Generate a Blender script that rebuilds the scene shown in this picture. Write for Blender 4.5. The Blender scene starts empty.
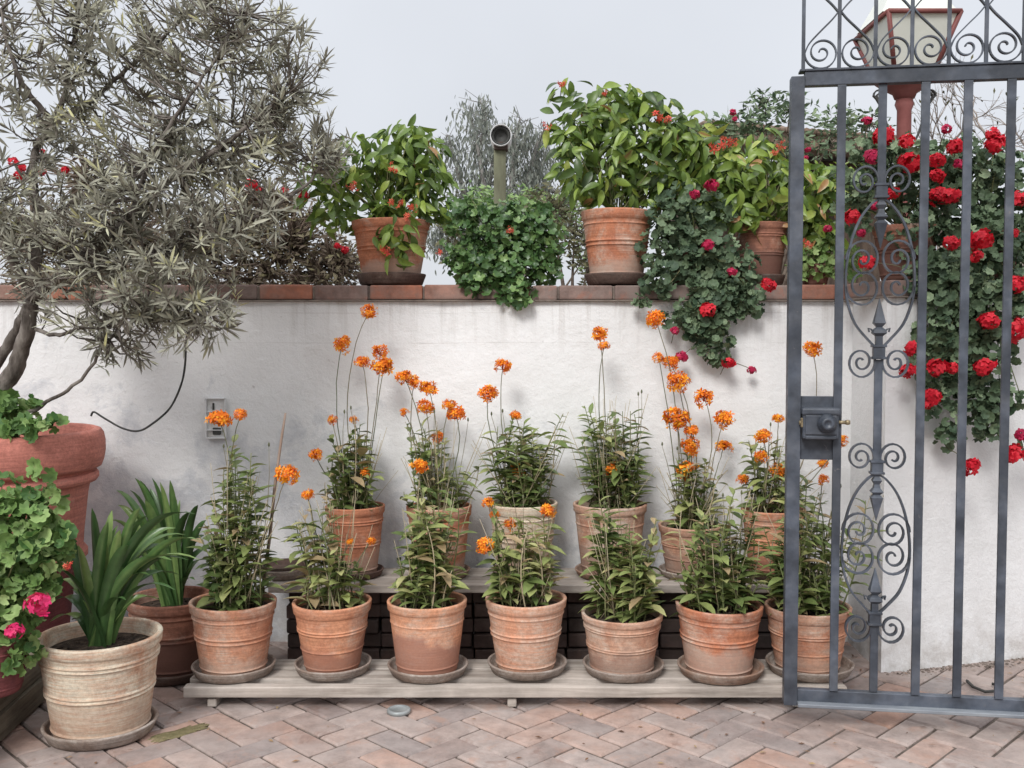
import bpy, bmesh, math, random
import numpy as np
from mathutils import Vector
R = math.radians
rng = np.random.default_rng(11)
random.seed(7)
SC = bpy.context.scene
COL = SC.collection
# ------------------------------------------------------------------ camera
F = 1000.0
PITCH = math.atan(44 / F)
H = 1.30
cam_d = bpy.data.cameras.new('camera')
cam = bpy.data.objects.new('camera', cam_d)
COL.objects.link(cam)
cam.location = (0, 0, H)
cam.rotation_euler = (R(90) - PITCH, 0, 0)
cam_d.sensor_width = 36
cam_d.lens = F / 1024 * 36
cam_d.clip_end = 3000
SC.camera = cam


def P(px, py, Y):
    """world point seen at a pixel of the photograph, at depth Y"""
    dx = (px - 512) / F
    dy = -(py - 384) / F
    cy = math.cos(PITCH) + dy * math.sin(PITCH)
    cz = -math.sin(PITCH) + dy * math.cos(PITCH)
    return Vector((dx * Y / cy, Y, H + cz * Y / cy))


def YG(py, z=0.0):
    """depth at which a horizontal level z shows at row py"""
    dy = -(py - 384) / F
    cy = math.cos(PITCH) + dy * math.sin(PITCH)
    cz = -math.sin(PITCH) + dy * math.cos(PITCH)
    return (z - H) * cy / cz


# ------------------------------------------------------------------ mesh builder
class MB:
    def __init__(s):
        s.v = []; s.f = []; s.t = []; s.m = []; s.sm = []

    def add(s, verts, faces, tint=0.5, mat=0, smooth=True):
        b = len(s.v)
        s.v.extend([tuple(map(float, q)) for q in verts])
        s.f.extend([tuple(i + b for i in fc) for fc in faces])
        s.t.extend([tint] * len(verts)) if not hasattr(tint, '__len__') else s.t.extend(tint)
        s.m.extend([mat] * len(faces)); s.sm.extend([smooth] * len(faces))
        return s

    def scatter(s, tmpl, pos, dirs, nors, scale, tint, mat=0):
        """many copies of a leaf template (verts: x width, y along, z normal)"""
        tv, tf = tmpl[0], tmpl[1]
        tv = np.array(tv, float); n = len(pos)
        if n == 0: return s
        pos = np.array(pos, float); d = np.array(dirs, float); nn = np.array(nors, float)
        d /= np.linalg.norm(d, axis=1)[:, None] + 1e-9
        nn -= (nn * d).sum(1)[:, None] * d
        nn /= np.linalg.norm(nn, axis=1)[:, None] + 1e-9
        x = np.cross(d, nn)
        sc = np.array(scale, float)
        if sc.ndim == 1: sc = np.stack([sc, sc, sc], 1)
        out = (pos[:, None, :] + (tv[None, :, 0] * sc[:, 0:1])[..., None] * x[:, None, :]
               + (tv[None, :, 1] * sc[:, 1:2])[..., None] * d[:, None, :]
               + (tv[None, :, 2] * sc[:, 2:3])[..., None] * nn[:, None, :])
        k = len(tv); b = len(s.v)
        s.v.extend(map(tuple, out.reshape(-1, 3).tolist()))
        tt = np.array(tint, float)
        toff = np.array(tmpl[2], float) if len(tmpl) > 2 else np.zeros(k)
        s.t.extend((tt[:, None] + toff[None, :]).reshape(-1).tolist())
        for i in range(n):
            o = b + i * k
            s.f.extend([tuple(a + o for a in fc) for fc in tf])
        s.m.extend([mat] * (n * len(tf))); s.sm.extend([True] * (n * len(tf)))
        return s

    def tube(s, pts, rad, n=6, tint=0.5, mat=0, cap=True):
        pts = [Vector(p) for p in pts]
        if not hasattr(rad, '__len__'): rad = [rad] * len(pts)
        verts = []; up = Vector((0.31, 0.22, 0.92)).normalized()
        for i, p in enumerate(pts):
            t = (pts[min(i + 1, len(pts) - 1)] - pts[max(i - 1, 0)])
            if t.length < 1e-9: t = Vector((0, 0, 1))
            t.normalize()
            a = t.cross(up)
            if a.length < 0.05: a = t.cross(Vector((1, 0, 0)))
            a.normalize(); c = t.cross(a)
            up = -a.cross(t) if False else up
            for k in range(n):
                an = 2 * math.pi * k / n
                verts.append(p + (a * math.cos(an) + c * math.sin(an)) * rad[i])
        faces = []
        for i in range(len(pts) - 1):
            for k in range(n):
                faces.append((i * n + k, i * n + (k + 1) % n, (i + 1) * n + (k + 1) % n, (i + 1) * n + k))
        if cap:
            faces.append(tuple(range(n - 1, -1, -1))); L = (len(pts) - 1) * n
            faces.append(tuple(L + k for k in range(n)))
        return s.add(verts, faces, tint, mat)

    def box(s, c, size, bev=0.0, rot=0.0, tint=0.5, mat=0, seg=1, tilt=(0, 0)):
        bm = bmesh.new(); bmesh.ops.create_cube(bm, size=1)
        for v in bm.verts: v.co = Vector((v.co.x * size[0], v.co.y * size[1], v.co.z * size[2]))
        if bev > 0: bmesh.ops.bevel(bm, geom=bm.edges[:], offset=bev, segments=seg, affect='EDGES', profile=0.6)
        cr, sr = math.cos(rot), math.sin(rot)
        vs = [(c[0] + v.co.x * cr - v.co.y * sr, c[1] + v.co.x * sr + v.co.y * cr,
               c[2] + v.co.z + v.co.x * tilt[0] + v.co.y * tilt[1]) for v in bm.verts]
        fs = [tuple(v.index for v in f.verts) for f in bm.faces]
        bm.free()
        return s.add(vs, fs, tint, mat, False)

    def lathe(s, prof, seg=48, c=(0, 0, 0), wob=0.0, tint=0.5, mat=0, smooth=True, rot=0.0, ph=0.0, tilt=(0, 0)):
        verts = []
        for (r, z) in prof:
            for k in range(seg):
                a = 2 * math.pi * k / seg + rot
                q = r * (1 + wob * (math.sin(2 * a + ph) + 0.6 * math.sin(3 * a + ph * 2.3 + z * 9)))
                x, y = q * math.cos(a), q * math.sin(a)
                verts.append((c[0] + x, c[1] + y, c[2] + z + x * tilt[0] + y * tilt[1]))
        faces = []
        for i in range(len(prof) - 1):
            for k in range(seg):
                faces.append((i * seg + k, i * seg + (k + 1) % seg, (i + 1) * seg + (k + 1) % seg, (i + 1) * seg + k))
        if prof[0][0] > 1e-4: faces.append(tuple(range(seg - 1, -1, -1)))
        if prof[-1][0] > 1e-4: L = (len(prof) - 1) * seg; faces.append(tuple(L + k for k in range(seg)))
        return s.add(verts, faces, tint, mat, smooth)

    def strip(s, pts, thick, depth, nrm=(0, 1, 0), tint=0.5, mat=0):
        """flat iron bar bent in the local XZ plane"""
        pts = [Vector(p) for p in pts]; n = len(pts); verts = []
        for i, p in enumerate(pts):
            t = pts[min(i + 1, n - 1)] - pts[max(i - 1, 0)]
            if t.length < 1e-9: t = Vector((1, 0, 0))
            t.normalize(); o = Vector((-t.z, 0, t.x)) * (thick / 2); w = Vector((0, depth / 2, 0))
            verts += [p + o + w, p - o + w, p - o - w, p + o - w]
        faces = []
        for i in range(n - 1):
            for k in range(4):
                faces.append((i * 4 + k, i * 4 + (k + 1) % 4, i * 4 + 4 + (k + 1) % 4, i * 4 + 4 + k))
        faces.append((3, 2, 1, 0)); L = (n - 1) * 4; faces.append((L, L + 1, L + 2, L + 3))
        return s.add(verts, faces, tint, mat, False)

    def build(s, name, mats, parent=None, loc=None, rotz=0.0):
        me = bpy.data.meshes.new(name)
        me.from_pydata(s.v, [], s.f); 
        me.polygons.foreach_set('use_smooth', s.sm)
        me.polygons.foreach_set('material_index', s.m)
        at = me.attributes.new('tint', 'FLOAT', 'POINT'); at.data.foreach_set('value', s.t)
        if not isinstance(mats, (list, tuple)): mats = [mats]
        for m in mats: me.materials.append(m)
        me.update()
        o = bpy.data.objects.new(name, me); COL.objects.link(o)
        if parent: o.parent = parent
        if loc is not None: o.location = loc
        o.rotation_euler = (0, 0, rotz)
        return o


def tag(o, label=None, cat=None, group=None, kind=None):
    if label: o['label'] = label
    if cat: o['category'] = cat
    if group: o['group'] = group
    if kind: o['kind'] = kind
    return o


def thing(name, label, cat, loc=(0, 0, 0), rotz=0.0, group=None):
    o = bpy.data.objects.new(name, None); COL.objects.link(o)
    o.empty_display_size = 0.1
    o.location = loc; o.rotation_euler = (0, 0, rotz)
    return tag(o, label, cat, group)


# ------------------------------------------------------------------ materials
def newmat(name):
    m = bpy.data.materials.new(name); m.use_nodes = True
    nt = m.node_tree; b = nt.nodes['Principled BSDF']
    return m, nt, b


def N(nt, t, **kw):
    n = nt.nodes.new(t)
    for k, v in kw.items():
        if k.startswith('i_'): n.inputs[k[2:].replace('_', ' ')].default_value = v
        else: setattr(n, k, v)
    return n


def ramp(nt, stops):
    r = nt.nodes.new('ShaderNodeValToRGB'); e = r.color_ramp.elements
    while len(e) < len(stops): e.new(0.5)
    for i, (p, c) in enumerate(stops):
        e[i].position = p; e[i].color = (c[0], c[1], c[2], 1) if hasattr(c, '__len__') else (c, c, c, 1)
    return r


def coords(nt, scale=(1, 1, 1), rand=True):
    tc = N(nt, 'ShaderNodeTexCoord'); mp = N(nt, 'ShaderNodeMapping')
    mp.inputs['Scale'].default_value = scale
    nt.links.new(tc.outputs['Object'], mp.inputs['Vector'])
    if rand:
        oi = N(nt, 'ShaderNodeObjectInfo'); ml = N(nt, 'ShaderNodeMath', operation='MULTIPLY'); ml.inputs[1].default_value = 37
        nt.links.new(oi.outputs['Random'], ml.inputs[0])
        nt.links.new(ml.outputs[0], mp.inputs['Location'])
    return mp


def noise(nt, vec, scale, detail=5, rough=0.6, dist=0.0):
    n = N(nt, 'ShaderNodeTexNoise'); n.inputs['Scale'].default_value = scale
    n.inputs['Detail'].default_value = detail; n.inputs['Roughness'].default_value = rough
    n.inputs['Distortion'].default_value = dist
    nt.links.new(vec.outputs[0], n.inputs['Vector'])
    return n


def mix(nt, fac, a, b, mode='MIX'):
    m = N(nt, 'ShaderNodeMix', data_type='RGBA', blend_type=mode)
    for sock, v in ((m.inputs[0], fac), (m.inputs[6], a), (m.inputs[7], b)):
        if isinstance(v, (int, float)): sock.default_value = v
        elif isinstance(v, tuple): sock.default_value = (v[0], v[1], v[2], 1)
        else: nt.links.new(v, sock)
    return m.outputs[2]


def bump(nt, b, h, strength, dist):
    n = N(nt, 'ShaderNodeBump'); n.inputs['Strength'].default_value = strength; n.inputs['Distance'].default_value = dist
    nt.links.new(h, n.inputs['Height']); nt.links.new(n.outputs[0], b.inputs['Normal'])


def leaf_mat(name, stops, rough=0.5, trans=0.22, spec=0.35):
    m, nt, b = newmat(name)
    at = N(nt, 'ShaderNodeAttribute', attribute_name='tint')
    r = ramp(nt, stops); nt.links.new(at.outputs['Fac'], r.inputs[0])
    v = coords(nt); ns = noise(nt, v, 40, 3)
    rr = ramp(nt, [(0.3, 0.82), (0.7, 1.12)]); nt.links.new(ns.outputs[0], rr.inputs[0])
    c = mix(nt, 1.0, r.outputs[0], rr.outputs[0], 'MULTIPLY')
    nt.links.new(c, b.inputs['Base Color'])
    b.inputs['Roughness'].default_value = rough; b.inputs['Specular IOR Level'].default_value = spec
    tr = N(nt, 'ShaderNodeBsdfTranslucent'); nt.links.new(c, tr.inputs[0])
    mx = N(nt, 'ShaderNodeMixShader'); mx.inputs[0].default_value = trans
    out = nt.nodes['Material Output']
    nt.links.new(b.outputs[0], mx.inputs[1]); nt.links.new(tr.outputs[0], mx.inputs[2]); nt.links.new(mx.outputs[0], out.inputs[0])
    return m


def simple_mat(name, cols, scale=8, rough=0.8, bs=0.3, bd=0.004, stretch=(1, 1, 1), metal=0.0, spec=0.3, detail=6, lo=0.35, hi=0.65, bscale=None):
    m, nt, b = newmat(name); v = coords(nt, stretch)
    n1 = noise(nt, v, scale, detail)
    st = [(lo + (hi - lo) * i / (len(cols) - 1), c) for i, c in enumerate(cols)]
    r = ramp(nt, st); nt.links.new(n1.outputs[0], r.inputs[0])
    nt.links.new(r.outputs[0], b.inputs['Base Color'])
    b.inputs['Roughness'].default_value = rough; b.inputs['Metallic'].default_value = metal
    b.inputs['Specular IOR Level'].default_value = spec
    n2 = noise(nt, v, bscale or scale * 4, 6, 0.7); bump(nt, b, n2.outputs[0], bs, bd)
    return m


def terracotta(name, base, base2, lime=0.35, damp=0.0, damp_h=0.08, dampc=(0.20, 0.09, 0.06), limec=(0.56, 0.48, 0.40), rough=0.9):
    m, nt, b = newmat(name)
    v = coords(nt); n1 = noise(nt, v, 9, 6, 0.65)
    r1 = ramp(nt, [(0.34, base2), (0.60, base)]); nt.links.new(n1.outputs[0], r1.inputs[0])
    # wheel-turned streaks round the pot
    vh = coords(nt, (3, 3, 55)); n2 = noise(nt, vh, 2.2, 5, 0.7)
    r2 = ramp(nt, [(0.35, 0.80), (0.65, 1.15)]); nt.links.new(n2.outputs[0], r2.inputs[0])
    c = mix(nt, 1.0, r1.outputs[0], r2.outputs[0], 'MULTIPLY')
    # lime bloom
    n3 = noise(nt, v, 5.5, 8, 0.72, 0.6)
    p = 0.68 - 0.30 * lime
    r3 = ramp(nt, [(p - 0.06, 0.0), (p + 0.12, 0.85)]); nt.links.new(n3.outputs[0], r3.inputs[0])
    n3b = noise(nt, vh, 3.5, 6, 0.75)
    r3b = ramp(nt, [(0.36, 0.12), (0.62, 1.0)]); nt.links.new(n3b.outputs[0], r3b.inputs[0])
    fac = mix(nt, 1.0, r3.outputs[0], r3b.outputs[0], 'MULTIPLY')
    c = mix(nt, fac, c, limec)
    # chipped patches where the redder body shows, and fine pitting
    n7 = noise(nt, v, 12, 7, 0.75, 0.8); r7 = ramp(nt, [(0.60, 0.0), (0.66, 0.55)]); nt.links.new(n7.outputs[0], r7.inputs[0]); c = mix(nt, r7.outputs[0], c, tuple(0.72 * q for q in base2))
    n8 = noise(nt, v, 85, 4, 0.8); r8 = ramp(nt, [(0.35, 0.80), (0.62, 1.12)]); nt.links.new(n8.outputs[0], r8.inputs[0]); c = mix(nt, 1.0, c, r8.outputs[0], 'MULTIPLY')
    if damp > 0:
        sp = N(nt, 'ShaderNodeSeparateXYZ'); tc = N(nt, 'ShaderNodeTexCoord'); nt.links.new(tc.outputs['Object'], sp.inputs[0])
        n4 = noise(nt, v, 4, 6, 0.6)
        ma = N(nt, 'ShaderNodeMath', operation='MULTIPLY_ADD'); ma.inputs[1].default_value = 0.28
        nt.links.new(n4.outputs[0], ma.inputs[0]); nt.links.new(sp.outputs[2], ma.inputs[2])
        r4 = ramp(nt, [(damp_h + 0.14, 1.0), (damp_h + 0.165, 0.0)]); nt.links.new(ma.outputs[0], r4.inputs[0])
        f4 = mix(nt, 1.0, r4.outputs[0], (damp, damp, damp), 'MULTIPLY')
        c = mix(nt, f4, c, dampc)
    nt.links.new(c, b.inputs['Base Color'])
    b.inputs['Roughness'].default_value = rough; b.inputs['Specular IOR Level'].default_value = 0.2
    n5 = noise(nt, v, 60, 6, 0.7)
    add = N(nt, 'ShaderNodeMath', operation='MULTIPLY_ADD'); add.inputs[1].default_value = 0.6
    nt.links.new(n5.outputs[0], add.inputs[0]); nt.links.new(n2.outputs[0], add.inputs[2])
    bump(nt, b, add.outputs[0], 0.5, 0.003)
    return m


TC = {
    'orange': terracotta('clay_orange', (0.537, 0.272, 0.170), (0.424, 0.181, 0.108), 0.6, 0.35, 0.03, (0.481, 0.379, 0.311)),
    'orange_damp': terracotta('clay_orange_damp', (0.571, 0.272, 0.159), (0.458, 0.198, 0.119), 0.5, 0.75, 0.09, (0.311, 0.147, 0.102)),
    'peach': terracotta('clay_peach', (0.594, 0.300, 0.187), (0.503, 0.232, 0.142), 0.75, 0.0),
    'peach_damp': terracotta('clay_peach_damp', (0.627, 0.311, 0.187), (0.503, 0.243, 0.142), 0.6, 0.8, 0.11, (0.311, 0.153, 0.113)),
    'redband': terracotta('clay_red_limed', (0.503, 0.204, 0.113), (0.390, 0.153, 0.091), 0.55, 0.6, 0.08, (0.435, 0.345, 0.288)),
    'pale': terracotta('clay_pale', (0.526, 0.356, 0.243), (0.413, 0.198, 0.119), 0.95, 0.45, 0.10, (0.390, 0.266, 0.198), (0.660, 0.639, 0.526)),
    'grey': terracotta('clay_grey', (0.503, 0.300, 0.209), (0.390, 0.187, 0.119), 0.72, 0.6, 0.08, (0.255, 0.164, 0.130), (0.571, 0.503, 0.424)),
    'brown': terracotta('clay_brown', (0.334, 0.153, 0.102), (0.221, 0.102, 0.072), 0.3, 0.9, 0.13, (0.153, 0.079, 0.062)),
    'red': terracotta('clay_pink_red', (0.526, 0.204, 0.159), (0.458, 0.170, 0.130), 0.1, 0.0, rough=0.75),
    'plum': terracotta('clay_plum', (0.198, 0.062, 0.062), (0.142, 0.051, 0.057), 0.0, 0.0),
}
M_saucer = terracotta('clay_saucer_grey', (0.25, 0.19, 0.155), (0.20, 0.145, 0.115), 0.75, 0.0, limec=(0.46, 0.42, 0.38))
M_saucer_b = terracotta('clay_saucer_rust', (0.33, 0.20, 0.14), (0.22, 0.145, 0.11), 0.75, 0.0, limec=(0.38, 0.34, 0.30))
M_saucer_d = terracotta('clay_saucer_dark', (0.13, 0.085, 0.07), (0.09, 0.065, 0.055), 0.35, 0.0, limec=(0.24, 0.20, 0.17))
M_soil = simple_mat('soil', [(0.018, 0.013, 0.010), (0.06, 0.042, 0.03), (0.12, 0.09, 0.065)], 45, 0.95, 1.0, 0.012)
M_bark = simple_mat('grey_bark', [(0.06, 0.05, 0.042), (0.14, 0.12, 0.105), (0.24, 0.215, 0.19)], 22, 0.9, 0.9, 0.006, (1, 1, 0.35))
M_twig = simple_mat('twig', [(0.07, 0.05, 0.04), (0.15, 0.12, 0.095)], 30, 0.9, 0.3, 0.002)
M_twig_l = simple_mat('dry_twig', [(0.12, 0.085, 0.065), (0.24, 0.19, 0.15)], 30, 0.9, 0.3, 0.002)
M_cane = leaf_mat('orchid_cane', [(0, (0.10, 0.14, 0.05)), (0.5, (0.20, 0.20, 0.09)), (0.8, (0.36, 0.30, 0.19)), (1, (0.42, 0.36, 0.25))], 0.6, 0.0)
M_stalk = leaf_mat('flower_stalk_green', [(0, (0.10, 0.12, 0.06)), (1, (0.20, 0.17, 0.11))], 0.6, 0.0)
M_orch = leaf_mat('orchid_leaf', [(0, (0.06, 0.10, 0.032)), (0.4, (0.175, 0.235, 0.075)), (0.75, (0.34, 0.38, 0.14)), (0.95, (0.48, 0.47, 0.22)), (1, (0.40, 0.30, 0.17))], 0.42, 0.2, 0.5)
M_orange = leaf_mat('orange_petal', [(0, (0.60, 0.075, 0.012)), (0.5, (0.94, 0.25, 0.014)), (1.0, (0.97, 0.52, 0.04))], 0.6, 0.25)
M_red = leaf_mat('red_petal', [(0, (0.42, 0.006, 0.02)), (0.5, (0.66, 0.010, 0.03)), (1.0, (0.82, 0.05, 0.07))], 0.6, 0.25)
M_crim = leaf_mat('crimson_petal', [(0, (0.34, 0.006, 0.05)), (0.5, (0.50, 0.014, 0.08)), (1.0, (0.66, 0.06, 0.14))], 0.6, 0.25)
M_pink = leaf_mat('pink_petal', [(0, (0.65, 0.02, 0.13)), (0.5, (0.82, 0.045, 0.20)), (1.0, (0.9, 0.16, 0.30))], 0.6, 0.25)
M_coral = leaf_mat('coral_petal', [(0, (0.62, 0.05, 0.04)), (0.5, (0.78, 0.12, 0.08)), (1.0, (0.85, 0.26, 0.16))], 0.6, 0.25)
M_ger = leaf_mat('geranium_leaf', [(0, (0.045, 0.08, 0.045)), (0.5, (0.13, 0.19, 0.105)), (1, (0.34, 0.43, 0.26))], 0.6, 0.15)
M_gerl = leaf_mat('geranium_leaf_light', [(0, (0.05, 0.12, 0.03)), (0.5, (0.17, 0.28, 0.08)), (1, (0.40, 0.52, 0.22))], 0.6, 0.2)
M_ivy = leaf_mat('ivy_geranium_leaf', [(0, (0.035, 0.085, 0.027)), (0.5, (0.10, 0.19, 0.06)), (1, (0.27, 0.40, 0.14))], 0.4, 0.2, 0.5)
M_broad = leaf_mat('broad_leaf', [(0, (0.040, 0.080, 0.018)), (0.45, (0.13, 0.21, 0.040)), (0.8, (0.30, 0.41, 0.075)), (0.97, (0.42, 0.46, 0.12)), (1, (0.40, 0.22, 0.09))], 0.38, 0.25, 0.5)
M_clivia = leaf_mat('clivia_leaf', [(0, (0.025, 0.06, 0.020)), (0.5, (0.065, 0.135, 0.04)), (1, (0.22, 0.31, 0.10))], 0.32, 0.1, 0.5)
M_olive = leaf_mat('silver_leaf', [(0, (0.11, 0.09, 0.07)), (0.25, (0.20, 0.19, 0.15)), (0.5, (0.34, 0.335, 0.27)), (0.85, (0.50, 0.50, 0.38)), (1, (0.56, 0.54, 0.27))], 0.6, 0.15)
M_dull = leaf_mat('dull_shrub_leaf', [(0, (0.045, 0.05, 0.03)), (0.5, (0.09, 0.095, 0.05)), (1, (0.16, 0.15, 0.08))], 0.6, 0.15)
M_brownish = leaf_mat('dry_shrub_leaf', [(0, (0.08, 0.06, 0.042)), (0.5, (0.17, 0.135, 0.095)), (1, (0.26, 0.24, 0.13))], 0.7, 0.15)
M_gum = leaf_mat('gum_leaf', [(0, (0.12, 0.14, 0.125)), (1, (0.26, 0.28, 0.24))], 0.6, 0.2)
M_iron = simple_mat('grey_iron_paint', [(0.042, 0.051, 0.068), (0.062, 0.073, 0.094), (0.085, 0.095, 0.115)], 14, 0.38, 0.35, 0.0012, spec=0.5, bscale=70)
def add_rust(m):
    nt = m.node_tree; b = nt.nodes['Principled BSDF']; src = b.inputs['Base Color'].links[0].from_socket
    v = coords(nt, rand=False); n = noise(nt, v, 23, 8, 0.75, .5); r = ramp(nt, [(0.63, 0.0), (0.69, 0.75)]); nt.links.new(n.outputs[0], r.inputs[0])
    n2 = noise(nt, v, 5, 4, .6); r2 = ramp(nt, [(0.45, 0.65), (0.6, 1.25)]); nt.links.new(n2.outputs[0], r2.inputs[0])
    c = mix(nt, 1.0, src, r2.outputs[0], 'MULTIPLY'); nt.links.new(mix(nt, r.outputs[0], c, (0.16, 0.15, 0.15)), b.inputs['Base Color'])
    r3 = ramp(nt, [(0.4, 0.32), (0.66, 0.7)]); nt.links.new(n.outputs[0], r3.inputs[0]); nt.links.new(r3.outputs[0], b.inputs['Roughness'])


add_rust(M_iron)
M_iron_l = simple_mat('pale_iron_paint', [(0.14, 0.155, 0.18), (0.26, 0.28, 0.30)], 16, 0.5, 0.35, 0.0012, (0.3, 1, 1), spec=0.5)  # paler tone of the gate paint, for the bottom ledge
M_brass = simple_mat('old_brass', [(0.20, 0.16, 0.10), (0.33, 0.27, 0.17)], 40, 0.5, 0.2, 0.001, metal=0.6)
M_redpaint = simple_mat('red_lamp_paint', [(0.17, 0.055, 0.05), (0.24, 0.085, 0.078)], 12, 0.5, 0.2, 0.002)
M_pane = simple_mat('milky_lamp_pane', [(0.62, 0.64, 0.58), (0.70, 0.72, 0.66)], 6, 0.35, 0.05, 0.001)
M_black = simple_mat('black_rubber', [(0.03, 0.03, 0.03), (0.06, 0.06, 0.055)], 20, 0.6, 0.2, 0.001)
M_white = simple_mat('white_plastic', [(0.60, 0.60, 0.60), (0.72, 0.72, 0.72)], 10, 0.5, 0.1, 0.001)
M_post = simple_mat('mossy_post', [(0.12, 0.12, 0.08), (0.22, 0.23, 0.15)], 14, 0.9, 0.5, 0.004, (1, 1, 0.2))


def wood(name, cols, axis=0):
    st = [16, 16, 16]; st[axis] = 0.9
    m, nt, b = newmat(name); v = coords(nt, tuple(st)); n1 = noise(nt, v, 1.6, 8, 0.72, 0.3)
    r = ramp(nt, [(0.32, cols[0]), (0.5, cols[1]), (0.68, cols[2])]); nt.links.new(n1.outputs[0], r.inputs[0])
    v2 = coords(nt); n2 = noise(nt, v2, 5, 6, 0.6)
    r2 = ramp(nt, [(0.35, 0.72), (0.6, 1.08)]); nt.links.new(n2.outputs[0], r2.inputs[0])
    nt.links.new(mix(nt, 1.0, r.outputs[0], r2.outputs[0], 'MULTIPLY'), b.inputs['Base Color'])
    b.inputs['Roughness'].default_value = 0.9; b.inputs['Specular IOR Level'].default_value = 0.15
    bump(nt, b, n1.outputs[0], 0.7, 0.004)
    return m


M_wood = wood('weathered_plank', [(0.25, 0.215, 0.185), (0.44, 0.39, 0.345), (0.58, 0.53, 0.48)])
M_wood_d = wood('dark_plank', [(0.10, 0.085, 0.065), (0.19, 0.165, 0.125), (0.28, 0.25, 0.19)])
M_stake = wood('split_stake', [(0.16, 0.10, 0.07), (0.26, 0.19, 0.15), (0.38, 0.31, 0.26)], 2)

# plaster wall
def plaster(name, stain):
    m, nt, b = newmat(name); v = coords(nt, rand=False)
    n1 = noise(nt, v, 1.7, 6, 0.6)
    r1 = ramp(nt, [(0.3, (0.73, 0.73, 0.725)), (0.55, (0.79, 0.79, 0.79)), (0.75, (0.82, 0.82, 0.82))]); nt.links.new(n1.outputs[0], r1.inputs[0])
    c = r1.outputs[0]
    tc = N(nt, 'ShaderNodeTexCoord'); sp = N(nt, 'ShaderNodeSeparateXYZ'); nt.links.new(tc.outputs['Object'], sp.inputs[0])
    # grey-blue damp blotches
    n2 = noise(nt, v, 4.5, 7, 0.65, 0.5)
    a = N(nt, 'ShaderNodeMath', operation='MULTIPLY_ADD'); a.inputs[1].default_value = -0.22; nt.links.new(sp.outputs[2], a.inputs[0]); nt.links.new(n2.outputs[0], a.inputs[2])
    a2 = N(nt, 'ShaderNodeMath', operation='MULTIPLY_ADD'); a2.inputs[1].default_value = -0.05; nt.links.new(sp.outputs[0], a2.inputs[0]); nt.links.new(a.outputs[0], a2.inputs[2])
    r2 = ramp(nt, [(0.385, 0.0), (0.425, stain * .5), (0.53, stain)]); nt.links.new(a2.outputs[0], r2.inputs[0])
    n2b = noise(nt, v, 30, 6, 0.8); r2b = ramp(nt, [(0.3, 0.25), (0.6, 1.0)]); nt.links.new(n2b.outputs[0], r2b.inputs[0])
    c = mix(nt, mix(nt, 1.0, r2.outputs[0], r2b.outputs[0], 'MULTIPLY'), c, (0.48, 0.50, 0.535))
    # small scuffs and specks
    n3 = noise(nt, v, 26, 4, 0.6, 0.4); r3 = ramp(nt, [(0.70, 0.0), (0.76, 0.45)]); nt.links.new(n3.outputs[0], r3.inputs[0])
    c = mix(nt, r3.outputs[0], c, (0.36, 0.33, 0.32))
    # drips below the coping, splash dirt near the foot
    vd = coords(nt, (16, 1, 1.1), False); n4 = noise(nt, vd, 1.3, 6, 0.65)
    r4 = ramp(nt, [(0.50, 0.0), (0.66, 0.55)]); nt.links.new(n4.outputs[0], r4.inputs[0])
    for (z_a, z_b, colr, amt) in ((1.22, 1.47, (0.44, 0.41, 0.38), 1.0), (0.30, 0.0, (0.40, 0.36, 0.32), 1.0)):
        mr = N(nt, 'ShaderNodeMapRange'); mr.inputs[1].default_value = z_a; mr.inputs[2].default_value = z_b; nt.links.new(sp.outputs[2], mr.inputs[0])
        f_ = mix(nt, 1.0, mr.outputs[0], (r4 if z_b > 1 else r1b).outputs[0], 'MULTIPLY') if z_b > 1 else None
        if f_ is None:
            n4b = noise(nt, v, 11, 7, 0.7); r4b = ramp(nt, [(0.42, 0.0), (0.62, 0.6)]); nt.links.new(n4b.outputs[0], r4b.inputs[0]); f_ = mix(nt, 1.0, mr.outputs[0], r4b.outputs[0], 'MULTIPLY')
        c = mix(nt, f_, c, colr)
    # two faint horizontal seams
    lines = None
    nw = noise(nt, v, 2.2, 3, 0.5)
    for z0 in (1.415, 1.288):
        q = N(nt, 'ShaderNodeMath', operation='MULTIPLY_ADD'); q.inputs[1].default_value = 0.012; nt.links.new(nw.outputs[0], q.inputs[0]); nt.links.new(sp.outputs[2], q.inputs[2])
        s_ = N(nt, 'ShaderNodeMath', operation='SUBTRACT'); s_.inputs[1].default_value = z0 + 0.006; nt.links.new(q.outputs[0], s_.inputs[0])
        ab = N(nt, 'ShaderNodeMath', operation='ABSOLUTE'); nt.links.new(s_.outputs[0], ab.inputs[0])
        ls = N(nt, 'ShaderNodeMath', operation='LESS_THAN'); ls.inputs[1].default_value = 0.0012; nt.links.new(ab.outputs[0], ls.inputs[0])
        if lines is None: lines = ls.outputs[0]
        else:
            ad = N(nt, 'ShaderNodeMath', operation='ADD'); nt.links.new(lines, ad.inputs[0]); nt.links.new(ls.outputs[0], ad.inputs[1]); lines = ad.outputs[0]
    n6 = noise(nt, v, 3, 3); r6 = ramp(nt, [(0.45, 0.0), (0.6, 0.45)]); nt.links.new(n6.outputs[0], r6.inputs[0])
    lf = mix(nt, 1.0, lines, r6.outputs[0], 'MULTIPLY')
    c = mix(nt, lf, c, (0.42, 0.40, 0.38))
    nt.links.new(c, b.inputs['Base Color'])
    b.inputs['Roughness'].default_value = 0.85; b.inputs['Specular IOR Level'].default_value = 0.2
    n5 = noise(nt, v, 7, 9, 0.72); bump(nt, b, n5.outputs[0], 0.6, 0.02)
    return m


M_plaster = plaster('white_plaster', 0.75)
M_plaster2 = plaster('white_plaster_clean', 0.12)


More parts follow.
